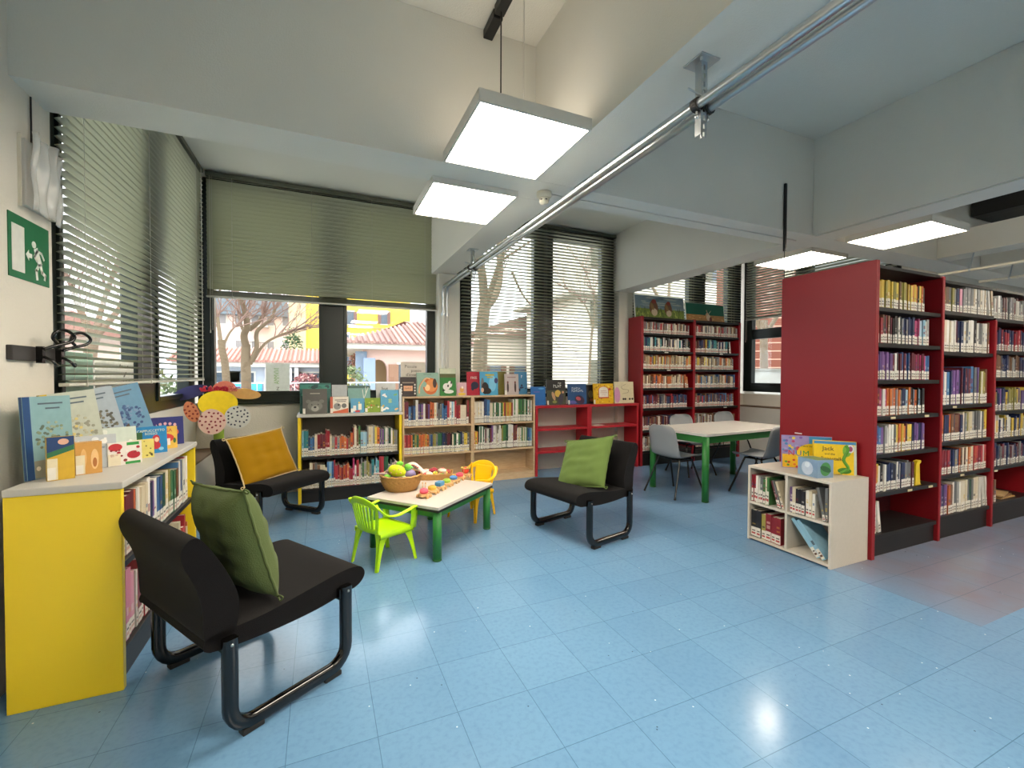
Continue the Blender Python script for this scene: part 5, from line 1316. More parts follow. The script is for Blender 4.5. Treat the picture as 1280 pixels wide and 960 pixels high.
shelf_book('plain deep blue book on the left of the low red case', 664, 682.4, 483.6, ZL, yf, .014, .08, '#1c64a8', lambda m, w, h: (rec(m, -w*.3, w*.1, h*.7, h*.74, '#6a5aa0', 1), ell(m, w*.2, h*.9, w*.2, h*.05, '#4a94c8', 1)), tag_=False)
def gang(m, w, h):
    rec(m, -w/2+.002, w/2-.002, .002, h*.58, '#3f4230', 0); ell(m, w*.08, h*.45, w*.16, h*.14, '#c8a448', 1); ell(m, -w*.15, h*.35, w*.08, h*.18, '#b89070', 1, .3); ell(m, w*.22, h*.22, w*.13, h*.24, '#3a3440', 2, -.2); ell(m, w*.35, h*.5, w*.06, h*.05, '#c89878', 3); ell(m, -w*.1, h*.12, w*.12, h*.06, '#7a8040', 2)
shelf_book('black and olive book with white lettering on the low red case', 684, 707.6, 474.8, ZL, yf+.01, .014, .08, '#15130f', gang, [('~~~~', .08, .74, .055, '#cfcfc8'), ('~~~', .2, .86, .03, '#cfcfc8')])
def skat(m, w, h):
    ell(m, w*.12, h*.22, w*.27, h*.21, '#3a2440', 1, -.4); ell(m, w*.05, h*.28, w*.14, h*.09, '#b8505c', 2, -.3); ell(m, -w*.25, h*.1, w*.2, h*.09, '#5a5aa0', 1)
shelf_book('dark blue book with white title and purple figure on the low red case', 710.4, 733.6, 480, ZL, yf, .014, .08, '#1c4c7c', skat, [('~~~~~~', -.05, .78, .04, '#d8e0e4'), ('~~~~~~~~', .02, .66, .04, '#d8e0e4')])
shelf_book('black book half hidden between the blue and the yellow book', 734, 743.5, 481, ZL, yf+.05, .014, .08, '#1a1614', lambda m, w, h: (ell(m, 0, h*.5, w*.3, h*.2, '#6c6448', 1), ell(m, w*.1, h*.2, w*.25, h*.08, '#8a4a30', 2)), tag_=False)
shelf_book('yellow patterned book with a white arched title panel', 742.4, 767.2, 479.6, ZL, yf-.02, .014, .08, '#d8ac14', both(scat(['#c08c10', '#e8cc4a', '#a87c10'], 40, 15, .03, .97, .02, .05), lambda m, w, h: (m.prism([(-w*.26, h*.27), (w*.26, h*.27)]+[(w*.26*math.cos(a*PI/10), h*.68+w*.26*math.sin(a*PI/10)*.6) for a in range(11)], -.0026, -.002, 'y', col='#b8442c'), m.prism([(-w*.23, h*.33), (w*.23, h*.33)]+[(w*.23*math.cos(a*PI/10), h*.68+w*.23*math.sin(a*PI/10)*.6) for a in range(11)], -.0030, -.0026, 'y', col='#e3d8cc'), rec(m, -w*.15, w*.15, h*.62, h*.65, '#b86a5c', 6), rec(m, -w*.17, w*.17, h*.53, h*.56, '#b86a5c', 6), rec(m, -w*.1, w*.1, h*.42, h*.45, '#b86a5c', 6), ell(m, w*.32, h*.72, w*.07, h*.06, '#b8442c', 6))))
def cream(m, w, h):
    ell(m, -w*.36, h*.38, w*.15, h*.37, '#c78fb0', 1); m.tube(crom([(w*.1, -.002, h*.88), (-.12*w, -.002, h*.78), (-.08*w, -.002, h*.66), (w*.2, -.002, h*.62), (w*.2, -.002, h*.5), (-w*.1, -.002, h*.44)], 5), .0018, 5, col='#3c3a34')
    for x in (-.05, .05, .28, .42): ell(m, x*w, h*.19, w*.05, h*.05, '#2c2420', 2)
shelf_book('cream book with a pink shape and winding black line, right end of low red case', 768.6, 792.6, 477.2, ZL, yf, .014, .08, '#cfc6a4', cream, tag_=False)

# ---- books on the near yellow bookcase (top board 0.895)
ZN = .8958
def near(label, px0, pyb, w, h, t, face, lean, col, art=None, titles=(), **k):
    p = A(px0, pyb, z=ZN)
    return pbook(label, p.x, p.y, ZN, w, h, t, math.radians(face), lean, col, art, titles, **k)
def tree_art(bg, tr, sd, low='#c9c4a8'):
    def f(m, w, h):
        rr = random.Random(sd)
        rec(m, -w/2+.03, w/2-.001, h*.0+.002, h*.22, low, 0); rec(m, -.01, .01, h*.1, h*.4, '#4a4038', 1)
        for i in range(60):
            a = rr.uniform(0, 2*PI); q = rr.random()**.5; ell(m, w*.06+q*w*.33*math.cos(a), h*.48+q*h*.2*math.sin(a), w*.035, w*.03, rr.choice(tr), 1+i % 3, 0, 7)
        rec(m, -w*.2, w*.32, h*.90, h*.92, '#4a5a64', 1); rec(m, -w*.05, w*.25, h*.84, h*.86, '#4a5a64', 1)
        for i in range(5): ell(m, rr.uniform(-.3, .4)*w, h*rr.uniform(.05, .16), w*.045, w*.05, rr.choice(['#6a3a2c', '#e0d4c0', '#3a3a3a']), 3, 0, 8)
    return f
def big(label, px0, py0, w, face, lean, col, spine, art, roll=0, h=.36):
    """px0, py0: foot of the spine as surveyed on the board"""
    p = A(px0, py0, z=ZN); f = math.radians(face)
    return pbook(label, p.x+w/2*math.cos(f), p.y+w/2*math.sin(f), ZN+w/2*math.sin(roll)+.001, w, h, .016, f, lean, col, art, (), spine=spine, tag_=False, roll=-roll)
big('tall picture book with blue spine and leafy tree, first of four by the wall', 35, 602, .20, 66, .06, '#7fa4a8', '#1c4474', tree_art(0, ['#7c8a6c', '#98a48a', '#5c6a5c'], 1, '#8a8a78'), .0, .355)
big('tall picture book with yellow spine, second of four by the wall', 70, 592, .23, 58, .10, '#aeb4a4', '#c8a424', tree_art(0, ['#8a8a78', '#c9b870', '#a8a890'], 2), .10, .36)
big('tall picture book with green spine, third of four by the wall', 106, 580, .23, 56, .12, '#98a4ac', '#1c5a34', tree_art(0, ['#5c5c4c', '#74705c', '#4c4c40'], 3), .18, .36)
big('tall picture book with red spine and a wintry blue tree, fourth by the wall', 138, 571, .27, 54, .14, '#5c88a4', '#a82430', tree_art(0, ['#3c5a84', '#2c4874', '#6c88a8'], 4, '#b9b8a8'), .22, .36)
pbook('small navy and yellow board book standing nearest the wall corner', -1.02, 2.50, ZN, .085, .185, .03, math.radians(30), .05, '#c9a42c', lambda m, w, h: (m.prism([(-w*.5+.001, h*.55), (w*.5-.001, h*.72), (w*.5-.001, h*.998), (-w*.5+.001, h*.998)], -.0012, -.0002, 'y', col='#1c3c6c'), m.prism([(-w*.5+.001, h*.52), (w*.5-.001, h*.68), (w*.5-.001, h*.8), (-w*.5+.001, h*.64)], -.0018, -.0012, 'y', col='#2c6a44'), ell(m, w*.1, h*.88, w*.2, h*.07, '#d8a890', 4), rec(m, -w*.5+.001, -w*.12, .003, h*.5, '#d8cfb0', 2)), group='board books on the near yellow bookcase')
pbook('golden shaped board book with arch pictures near the corner', -.965, 2.60, ZN, .09, .145, .05, math.radians(32), .02, '#c9964c', lambda m, w, h: (ell(m, w*.22, h*.45, w*.15, h*.32, '#e0bc84', 1), ell(m, -w*.2, h*.5, w*.12, h*.3, '#ddb070', 1), rec(m, -w*.5+.001, -w*.15, .003, h*.6, '#d8cfb0', 2), ell(m, w*.22, h*.35, w*.08, h*.15, '#a86a34', 3)), group='board books on the near yellow bookcase')
pbook('white and grey board book with little houses behind the golden one', -.985, 2.735, ZN, .15, .16, .014, math.radians(34), .10, '#b4bcc0', scat(['#d8dcdc', '#8a98a4', '#e6e6e0'], 14, 21), tag_=False, group='board books on the near yellow bookcase')
pbook('pale mint picture book behind the christmas book', -.98, 2.93, ZN, .19, .175, .012, math.radians(38), .12, '#c4d0c4', scat(['#a8bca8', '#dfe3d8'], 10, 22), tag_=False, group='board books on the near yellow bookcase')
pbook('white and red christmas board book with green corners at the front edge', -.895, 2.79, ZN, .135, .115, .03, math.radians(36), .05, '#ddd8d0', both(lambda m, w, h: (rec(m, w*.05, w*.42, h*.84, h*.97, '#2c8a3c', 1), rec(m, w*.0, w*.45, .003, h*.14, '#2c8a3c', 1), ell(m, w*.25, h*.42, w*.2, h*.17, '#a82430', 2), ell(m, -w*.28, h*.8, w*.2, h*.16, '#b82c34', 1), rec(m, -w*.5+.001, -w*.14, .003, h*.52, '#d8d0b4', 3)), scat(['#a82430', '#e6e0d8', '#8a3034'], 16, 23, .2, .8, .03, .06)), tag_=False, group='board books on the near yellow bookcase')
pbook('dark green round topped board book behind the christmas book', -.955, 3.02, ZN, .13, .13, .02, math.radians(38), .06, '#2c5c34', lambda m, w, h: (ell(m, 0, h*.6, w*.25, h*.18, '#3a2c24', 1), ell(m, w*.05, h*.65, w*.15, h*.1, '#6a5040', 2)), tag_=False, group='board books on the near yellow bookcase')
pbook('small pale yellow board book beside the christmas book', -.875, 2.98, ZN, .09, .10, .02, math.radians(36), .04, '#d8cc70', scat(['#8a7c30', '#4a4424', '#e3dc9c'], 12, 24, .1, .9, .03, .08), tag_=False, group='board books on the near yellow bookcase')
def hood(m, w, h):
    ell(m, w*.15, h*.52, w*.12, h*.16, '#b82c34', 1); ell(m, w*.17, h*.50, w*.07, h*.09, '#e8c09c', 2); ell(m, w*.12, h*.3, w*.17, h*.15, '#b82c34', 1, -.4); ell(m, -w*.05, h*.28, w*.08, h*.06, '#d8b84c', 3); ell(m, w*.3, h*.15, w*.08, h*.06, '#8ac0d8', 2)
pbook('bright blue board book titled CAPPUCCETTO ROSSO', -.885, 3.13, ZN, .155, .155, .016, math.radians(38), .06, '#1c7cb4', hood, [('CAPPUCCETTO', 0, .84, .019, '#d8e0c0'), ('ROSSO', 0, .73, .019, '#d8e0c0')], tag_=False, group='board books on the near yellow bookcase')
pbook('indigo board books leaning behind the blue one', -.995, 3.25, ZN, .22, .17, .03, math.radians(40), .10, '#28286c', lambda m, w, h: (ell(m, w*.25, h*.8, w*.06, h*.05, '#b8708c', 1), ell(m, w*.12, h*.86, w*.04, h*.03, '#d8d0e0', 1)), tag_=False, group='board books on the near yellow bookcase')
def house(m, w, h):
    ell(m, 0, h*.48, w*.36, h*.2, '#c83a34', 1); rec(m, -w*.22, w*.2, h*.16, h*.46, '#e6ddd4', 3); rec(m, -w*.05, w*.07, h*.16, h*.34, '#6a4030', 5); ell(m, w*.38, h*.35, w*.06, h*.12, '#4a6a30', 2)
pbook('yellow board book titled CASA with a red roofed house', -.865, 3.30, ZN, .125, .135, .018, math.radians(36), .04, '#dcb44c', house, [('CASA', 0, .82, .028, '#b8442c')], tag_=False, group='board books on the near yellow bookcase')
def arch(m, w, h):
    for i in range(5): ell(m, (-.26+.13*i)*w, h*(.72+.05*math.cos((i-2)*.8)), w*.045, h*.055, '#d8a8b4', 1, 0, 8)
    ell(m, w*.2, h*.45, w*.16, h*.14, '#d8603c', 1); ell(m, -w*.1, h*.55, w*.12, h*.08, '#15152c', 2); ell(m, 0, h*.3, w*.14, h*.14, '#d8a88c', 1)
pbook('navy blue board book with arched pink lettering at the far end', -.905, 3.46, ZN, .20, .18, .02, math.radians(34), .07, '#242a6c', arch, spine='#c0587c', tag_=False, group='board books on the near yellow bookcase')

# ---- on the cube shelf
ZQ = .6128
def numi(m, w, h):
    rr = random.Random(31)
    ell(m, w*.12, h*.42, w*.34, h*.35, '#ecc81c', 1, 0, 24); rec(m, -w*.49, -w*.05, h*.02, h*.42, '#e8b820', 0)
    rec(m, w*.05, w*.49, h*.62, h*.98, '#3c94c4', 0)
    for i in range(22): ell(m, rr.uniform(-.46, -.1)*w, rr.uniform(.5, .95)*h, w*.035, w*.03, rr.choice(['#7a5aa8', '#c44a6c', '#e8d040', '#4a8ac0', '#9a9ad0']), 2, 0, 8)
    for i in range(18): ell(m, rr.uniform(-.46, .3)*w, rr.uniform(.05, .28)*h, w*.03, w*.025, rr.choice(['#c8442c', '#e07830', '#5a9a3c', '#d84a3c']), 3, 0, 8)
q1 = pbook('colourful number board book titled NUMI on the cube shelf', 3.55, 2.275, ZQ, .34, .262, .03, math.radians(-46), .09, '#9a8cc0', numi, (), tag_=False, group='board books on the cube shelf', sheet='#d8cdb0')
for i, (c_, k_) in enumerate(zip('NUMI', ('#c43a34', '#2c74b0', '#3a9a4c', '#d8502c'))): text(c_, .062, q1, (-.105+.050*i+(.004 if i == 3 else 0), -.0026, .12), (PI/2, 0, 0), k_)
text('il libro dei', .02, q1, (.0, -.0026, .18), (PI/2, 0, 0), '#4a3a20')
def jack(m, w, h):
    rec(m, -w*.49, w*.49, h*.90, h*.985, '#3c84b8', 0); ell(m, w*.28, h*.72, w*.10, h*.18, '#7cb83c', 1); 
    m.tube(crom([(w*.12, -.003, .01), (w*.3, -.003, h*.2), (w*.2, -.003, h*.45), (w*.3, -.003, h*.75), (w*.24, -.003, h*.88)], 5), .011, 6, col='#5a9a2c')
    ell(m, w*.36, h*.78, w*.08, h*.12, '#d8d4dc', 2); ell(m, w*.36, h*.78, w*.05, h*.08, '#a04a70', 3); ell(m, w*.22, h*.12, w*.16, h*.09, '#4a8a2c', 2); ell(m, -w*.2, h*.1, w*.1, h*.08, '#e0a83c', 2)
    rec(m, w*.44, w*.497, h*.0+.002, h*.9, '#c4cfc0', 3)
pbook('yellow board book titled Jack and the Beanstalk on the cube shelf', 3.56, 2.07, ZQ, .27, .25, .04, math.radians(-46), .08, '#e8c41c', jack, [('Jack', -.16, .76, .046, '#3a2a24'), ('and the', -.12, .60, .022, '#3a2a24'), ('Beanstalk', -.08, .46, .036, '#3a2a24')], tag_=False, group='board books on the cube shelf', sheet='#d8cdb0')
root = thing('picture_cube', 'small cardboard picture cube with blue and green animal pictures', 'toy', (3.375, 2.10, ZQ), math.radians(-12))
MB().box(-.07, .07, -.085, .085, 0, .13, col='#7f9ab4').build('cardboard_cube', PRINT, root, bevel=.002)
m = MB()
m.prism(blob(0, .065, .045, .05, 0, 18), -.0862, -.0852, 'y', col='#4a8a4c').prism(blob(.0, .065, .02, .05, 1.2, 12), -.0868, -.0862, 'y', col='#2c5c34')
m.prism([(p, q) for p, q in blob(0.0, .06, .05, .05, 0, 18)], -.0712, -.0702, 'x', col='#b8c4d4').prism(blob(.0, .085, .022, .02, 0, 12), -.0718, -.0712, 'x', col='#d4dce4')
m.box(-.06, .06, -.075, .075, .13, .1306, col='#6a8a5c')
m.build('animal_pictures', PRINT, root)

# ============================================================ OUTSIDE
def P(px, py, Y): return A(px, py, y=Y)
GZ = -.25
o = MB().add([(-90, 5.9, GZ), (110, 5.9, GZ), (110, 140, GZ), (-90, 140, GZ)], [(0, 1, 2, 3)]).add([(-90, -60, GZ), (-1.7, -60, GZ), (-1.7, 5.9, GZ), (-90, 5.9, GZ)], [(0, 1, 2, 3)])
o = o.build('ground', mat('pale_paving', '#a9a69f', .9, 0, .12, .6)); tag(o, 'pale paved yard outside the windows', None, kind='structure')
def win(root, m_, x, z, w, h, y, shut, pane='#5c6670', frame='#d8d4cc', half=False):
    w *= .8; h *= .85
    f = MB().box(x-w/2-.08, x+w/2+.08, y-.06, y, z-.08, z+h+.08, col=frame).build('window', OUT, root)
    MB().box(x-w/2, x+w/2, y-.09, y-.061, z, z+h, col=pane).build('pane', OUT, f)
    if shut:
        m = MB()
        for sx in ((-1, 1) if not half else (-1,)):
            a = x+sx*(w/2+.02); m.box(a, a+sx*w*.5, y-.14, y-.061, z, z+h, col=shut)
            for i in range(8): m.box(a, a+sx*w*.5, y-.15, y-.141, z+h*i/8, z+h*i/8+.04, col=shut)
        m.build('shutters', OUT, f)
def bld(label, x, y, rz=0): return thing('building', label, 'building', (x, y, GZ), rz)
# pink apartment block
YB = 49
a, b = P(235, 470, YB).x, P(381, 470, YB).x
r_ = bld('pale pink apartment block with grey roof behind the bare tree', a, YB)
w = b-a; H = P(320, 395, YB).z-GZ
MB().box(0, w, 0, 12, 0, H, col='#e0c4bc').build('wall', OUT, r_)
MB().prism([(-.6, H), (w+.6, H), (w*.8, H+1.6), (w*.1, H+1.6)], -.6, 12.6, 'y', col='#6e7a84').build('roof', OUT, r_)
for i in range(6):
    for j in range(3):
        x = 1.4+i*(w-2.4)/5.5; win(r_, None, x, 1.2+j*2.6, .7, 1.2, 0, None, '#8f8a8c')
for i in (3,):
    for j in range(3):
        bb = MB().box(w*.5, w*.68, -1.2, 0, 1+j*2.6-.1, 1.05+j*2.6, col='#bdb4ac')
        for k_ in range(14): bb.box(w*.5+k_*w*.18/13, w*.5+k_*w*.18/13+.03, -1.2, -1.16, 1.05+j*2.6, 2.0+j*2.6, col='#5a5c60')
        bb.box(w*.5, w*.68, -1.2, -1.15, 2.0+j*2.6, 2.06+j*2.6, col='#5a5c60'); bb.build('balcony', OUT, r_)
# yellow block
YY = 38
a, b = P(383, 470, YY).x, P(513, 470, YY).x
r_ = bld('tall yellow apartment block behind the pink house', a, YY)
w = b-a; H = 12.5
MB().box(0, w, 0, 8, 0, H, col='#eecb4c').build('wall', OUT, r_)
m = MB()
for z in (P(390, 408, YY).z-GZ, P(390, 437, YY).z-GZ, H-.4): m.box(-.02, w+.02, -.05, 0, z, z+.12, col='#a8935c')
m.build('string_course', OUT, r_)
MB().box(-1.2, -.01, -.2, 8, 0, H+.3, col='#c9b48c').build('stair_tower', OUT, r_)
MB().prism([(-.8, H), (w+.8, H), (w*.6, H+1.8), (w*.4, H+1.8)], -.6, 8.4, 'y', col='#8a5248').build('roof', OUT, r_)
for px, py in ((438, 396), (432, 423), (436, 452), (470, 452), (480, 396), (480, 423)):
    q = P(px, py, YY); win(r_, None, q.x-a, q.z-GZ-.6, .6, 1.2, 0, '#7c5c54', half=px < 435)
# long low building with red tiled roof
YL = 27
a, b = P(225, 470, YL).x, P(404, 470, YL).x
r_ = bld('long low white building with a red tiled roof edge', a, YL)
w = b-a; H = P(340, 453, YL).z-GZ
MB().box(0, w, 0, 4, 0, H-.25, col='#b4bcca').build('wall', OUT, r_)
MB().box(-.2, w+.2, -.6, 4, H-.25, H, col='#dcd8d0').build('eave_board', OUT, r_)
m = MB().prism([(-.75, H), (2, H+.8), (4.6, H), (4.6, H-.02), (-.75, H-.02)], -.3, w+.3, 'x', col='#b07c70')
i = 0
x = -.3
while x < w+.3:
    m.tube([(x, -.78, H+.04), (x, 2, H+.84)], .07, 6, col=R.choice(['#b88478', '#a4756a', '#c09488'])); x += .22
m.build('tiled_roof', OUT, r_)
for px in (335, 344, 352, 363, 371): 
    q = P(px, 470, YL); MB().box(q.x-a-.1, q.x-a+.1, -.5, -.3, 0, H-.26, col='#c9c9cc').build('pillar', OUT, r_)
for px, wd in ((282, 1.6), (300, 1.6), (357, 1.8), (388, 1.8)):
    q = P(px, 470, YL); win(r_, None, q.x-a, .5, wd, 1.4, 0, None, '#46525e')
# bright blue sheeting in the yard
r_ = thing('blue_tarpaulin', 'bright blue tarpaulin hung over a yard fence at the left', 'tarpaulin', (P(284, 480, 22).x, 22, GZ))
MB().grid(lambda u, v: Vector((-1.3+2.6*u, .05*math.sin(u*20), .25+.95*v)), 30, 4, col='#3f9cd8').build('sheet', OUT, r_, solid=.02)
m = MB()
for x in (-1.3, 0, 1.3): m.box(x-.03, x+.03, .1, .16, 0, 1.3, col='#8a8c8c')
m.box(-1.3, 1.3, .1, .16, 1.2, 1.26, col='#8a8c8c'); m.build('fence_frame', OUT, r_)
# pink house with hipped tile roof and arch
YH = 21
a, b = P(436, 470, YH).x, P(575, 470, YH).x
r_ = bld('single-storey pink house with arched porch and tiled hip roof', a, YH)
w = b-a; H = P(470, 437, YH).z-GZ
xa, xb = P(463, 470, YH).x-a, P(484, 470, YH).x-a
arch_o = [(0, 0), (xa, 0), (xa, H-.95)]+[((xa+xb)/2-(xb-xa)/2*math.cos(t*PI/10), H-.95+.5*math.sin(t*PI/10)) for t in range(1, 10)]+[(xb, H-.95), (xb, 0), (w, 0), (w, H), (0, H)]
# front wall in pieces around the arch opening
m = MB(); m.box(.6, xa, 0, .3, 0, H, col='#dcb8ac').box(xb, w, 0, .3, 0, H, col='#dcb8ac')
pts = [((xa+xb)/2-(xb-xa)/2*math.cos(t*PI/10), H-.95+.5*math.sin(t*PI/10)) for t in range(11)]
for p, q in zip(pts[:-1], pts[1:]): m.prism([p, q, (q[0], H), (p[0], H)], 0, .3, 'y', col='#dcb8ac')
m.box(.6, w, 2.2, 8, 0, H, col='#b39468').build('wall', OUT, r_)
m = MB().box(-.5, w+.6, -.7, 9, H, H+.22, col='#e0dcd4').build('eave_board', OUT, r_)
Hr = P(500, 398, YH+3).z-GZ
m = MB(); A1_, B1_ = (-.7, -.9), (w+.8, 9.2); rx = 4.0
c0, c1, c2, c3 = (-.7, -.9, H+.22), (w+.8, -.9, H+.22), (w+.8, 9.2, H+.22), (-.7, 9.2, H+.22); t0, t1 = (rx, 4.2, Hr), (w-2, 4.2, Hr)
m.add([c0, c1, c2, c3, t0, t1], [(0, 1, 5, 4), (1, 2, 5), (2, 3, 4, 5), (3, 0, 4), (3, 2, 1, 0)], col='#94746c')
x = -.6
while x < w+.7:
    f = min(1, max(0, (x+.7)/(rx+.7))); 
    m.tube([(x, -.92, H+.26), (x, -.9+5.1*f, H+.24+(Hr-H-.2)*f)], .075, 6, col=R.choice(['#a88478', '#94706a', '#b8948a', '#8c6860'])); x += .25
m.build('tiled_roof', OUT, r_)
q = P(500, 462, YH); win(r_, None, P(510, 470, YH).x-a, .9, 1.1, 1.4, 0, '#96705a', '#5a6068')
for px in (448, 455): MB().box(P(px, 470, YH).x-a-.12, P(px, 470, YH).x-a+.12, -.1, .1, 0, H-.1, col='#7c8ca0').build('porch_post', OUT, r_)
MB().box(P(461, 470, YH).x-a-.25, P(461, 470, YH).x-a+.25, -.35, -.05, 0, H-.4, col='#8c9cb8').build('blue_pillar', OUT, r_)
# white garden wall with hedge in front
r_ = thing('garden_fence', 'low white garden railing in front of the pink house', 'fence', (P(470, 480, 15).x, 15, GZ))
m = MB()
for i in range(60): m.box(-6+i*.2, -5.98+i*.2, 0, .02, .2, 1.35, col='#c9ccd0')
m.box(-6, 6, 0, .02, 1.33, 1.37, col='#c9ccd0').box(-6, 6, 0, .02, .75, .78, col='#c9ccd0'); m.build('railing', OUT, r_)
MB().box(-6, 6, -.02, .06, 0, .2, col='#b4b0a8').build('plinth', OUT, r_)
def shrub(label, px, Y, rad, h, cols, n=500, z0=0, name='shrub'):
    rr = random.Random(px); q = P(px, 480, Y)
    root = thing(name, label, 'shrub', (q.x, Y, GZ)); m = MB()
    for i in range(n):
        a = rr.uniform(0, 2*PI); e = rr.uniform(-.9, 1.5); r_ = rad*rr.uniform(.5, 1)
        c_ = Vector((r_*math.cos(a)*math.cos(e*.9), r_*math.sin(a)*math.cos(e*.9), z0+h/2+h/2*math.sin(e)*rr.uniform(.6, 1)))
        d1 = Vector((rr.uniform(-1, 1), rr.uniform(-1, 1), rr.uniform(-1, 1))).normalized()*.09; d2 = d1.cross(Vector((rr.uniform(-1, 1), rr.uniform(-1, 1), 1))).normalized()*.045
        m.add([c_-d1, c_+d2, c_+d1, c_-d2], [(0, 1, 2, 3)], col=rr.choice(cols))
    m.build('foliage', OUT, root)
    MB().tube([(0, 0, 0), (.02, 0, z0+h*.5)], .05, 6, col='#5c4c3c').build('stem', OUT, root)
shrub('reddish clipped shrub seen through the left pane', 384, 24, .95, 1.7, ['#8a5058', '#a86a6c', '#7a4448', '#b88a84'], 900)
shrub('dark green conifer beside the low white building', 366, 33, .8, 4.2, ['#3c5a3c', '#4c6c44', '#2c4a34'], 900, .6)
shrub('green bush left of the pink house', 434, 18, .9, 2.0, ['#6a7a54', '#8a946c', '#54643c'], 700)
shrub('russet bush by the porch of the pink house', 445, 22.0, .6, 2.6, ['#a0604c', '#b87c64', '#7c5040'], 500)
# bare trees
def tree(label, trunk, Y, seed, twigs=70, dpt=3):
    """trunk: list of (pixel polyline, start radius, end radius) measured in the photo at depth Y; depth varies along each limb"""
    base = P(trunk[0][0][0][0], trunk[0][0][0][1], Y)
    root = thing('bare_tree', label, 'tree', (base.x, Y, GZ)); rr = random.Random(seed); tips = []
    off = Vector((base.x, Y, GZ)); m = MB(); tw = MB()
    for k_, (pl_, r0, r1) in enumerate(trunk):
        n = len(pl_); dy = rr.uniform(-.9, .9) if k_ else 0
        pts = [P(x, y, Y)-off+Vector((0, dy*i/max(1, n-1), 0)) for i, (x, y) in enumerate(pl_)]
        if k_ == 0: pts[0].z = 0
        pts = crom(pts, 5); N_ = len(pts)
        r0 *= .62; r1 *= .62; m.tube(pts, 1, 9, scale=[r0+(r1-r0)*i/(N_-1) for i in range(N_)]); tips.append((pts, r1))
    m.build('trunk', BARK, root)
    def grow(p, d, L, r, lev):
        n = 5; pts = [p]; q = p
        for i in range(n):
            d = (d+Vector((rr.uniform(-1, 1), rr.uniform(-1, 1), rr.uniform(-.5, .9)))*.22).normalized(); q = q+d*L/n; pts.append(q)
        tw.tube(pts, 1, 4, scale=[r*(1-.7*i/n) for i in range(n+1)], caps=False, col='#8c7064')
        if lev > 0:
            for _ in range(3): 
                i = rr.randint(2, n); grow(pts[i], (d+Vector((rr.uniform(-1, 1), rr.uniform(-1, 1), rr.uniform(-.4, .8)))*.9).normalized(), L*rr.uniform(.5, .75), r*.5, lev-1)
    for _ in range(twigs):
        pts, r1 = rr.choice(tips[1:] or tips); i = rr.randint(len(pts)//2, len(pts)-1)
        t_ = (pts[i]-pts[i-1]).normalized()
        grow(pts[i], (t_+Vector((rr.uniform(-1, 1), rr.uniform(-1, 1), rr.uniform(-.2, .6)))*.8).normalized(), rr.uniform(.5, 1.2), .014, 2)
    tw.build('twigs', OUT, root)
tree('bare pollarded tree with forked trunk in front of the left pane',
     [([(309, 500), (307, 450), (308, 430)], .17, .12), ([(308, 435), (306, 420), (311, 410), (310, 395), (306, 378)], .12, .07), ([(311, 412), (322, 403), (330, 392)], .09, .05), ([(312, 455), (321, 435), (321, 420), (325, 412), (340, 400), (345, 388)], .08, .045),
      ([(316, 452), (330, 430), (350, 418), (366, 413)], .05, .03), ([(307, 420), (300, 405), (296, 392)], .06, .03)], 10.5, 3, 60)
tree('leaning bare trunk at the far left of the left pane', [([(287, 500), (282, 465), (278, 440), (276, 425)], .11, .09), ([(276, 430), (272, 410), (268, 390)], .06, .04), ([(278, 435), (284, 415), (292, 402)], .04, .02)], 9.5, 5, 25)
tree('big forked bare tree behind the middle window blind', [([(598, 520), (600, 450), (603, 405), (606, 380)], .27, .20), ([(606, 390), (600, 350), (592, 320), (588, 280)], .17, .11), ([(606, 385), (625, 365), (637, 335), (642, 290)], .17, .11), ([(604, 390), (612, 350), (618, 310)], .12, .07), ([(640, 340), (660, 370), (690, 395)], .05, .02), ([(620, 330), (650, 310), (680, 290)], .05, .02)], 8.8, 8, 70)
tree('thin branched bare tree behind the right part of the middle window', [([(735, 520), (738, 440), (742, 400)], .08, .06), ([(742, 410), (730, 380), (705, 360)], .05, .02), ([(742, 405), (745, 370), (735, 330)], .05, .02)], 13, 12, 40)
tree('grey tree trunk in the yard outside the far right window', [([(958, 520), (955, 450), (955, 400)], .17, .15), ([(955, 420), (950, 370), (945, 330)], .12, .06), ([(955, 420), (965, 380), (975, 350)], .10, .05)], 8.2, 15, 25)
tree('bare tree outside the upper back window above the tall bookcase', [([(835, 520), (830, 430), (835, 380)], .14, .11), ([(835, 390), (822, 360), (815, 330)], .09, .04), ([(835, 385), (845, 350), (850, 320)], .08, .04)], 9.5, 19, 40)
# white building to the right behind the middle window, brick building in the court
YW = 19
a, b = P(722, 470, YW).x, P(905, 470, YW).x
r_ = bld('cream rendered building seen through the middle window blind', a, YW)
MB().box(0, b-a, 0, 6, 0, 9.5, col='#d8d2c4').build('wall', OUT, r_)
MB().box(-.8, b-a+.5, -.8, 6.3, P(740, 373, YW).z-GZ, P(740, 369, YW).z-GZ, col='#9a9488').build('cornice', OUT, r_)
for i in range(5):
    for j in range(3): win(r_, None, 1.6+i*2.6, 1.1+j*3, 1.1, 1.5, 0, '#6c6a5c')
YG = 26
a, b = P(596, 470, YG).x, P(724, 470, YG).x
r_ = bld('gabled beige house behind the big bare tree', a, YG)
w = b-a; H = P(650, 418, YG).z-GZ
MB().box(0, w, 0, 9, 0, H, col='#d2c6b6').build('wall', OUT, r_)
MB().prism([(-.5, H), (w*.5, P(650, 392, YG).z-GZ), (w+.5, H), (w+.5, H-.2), (-.5, H-.2)], -.6, 9.6, 'y', col='#7c6456').build('roof', OUT, r_)
for i in range(4): win(r_, None, 1.2+i*1.7, 1.0, .9, 1.4, 0, '#6c5444')
r_ = thing('building', 'red brick building across the court outside the far right window', 'building', (17.0, 11.0, GZ), math.radians(-35))
MB().box(-2.5, 4.5, 0, 3, 0, 7, col='#74402f').build('brick_wall', OUT, r_)
m = MB()
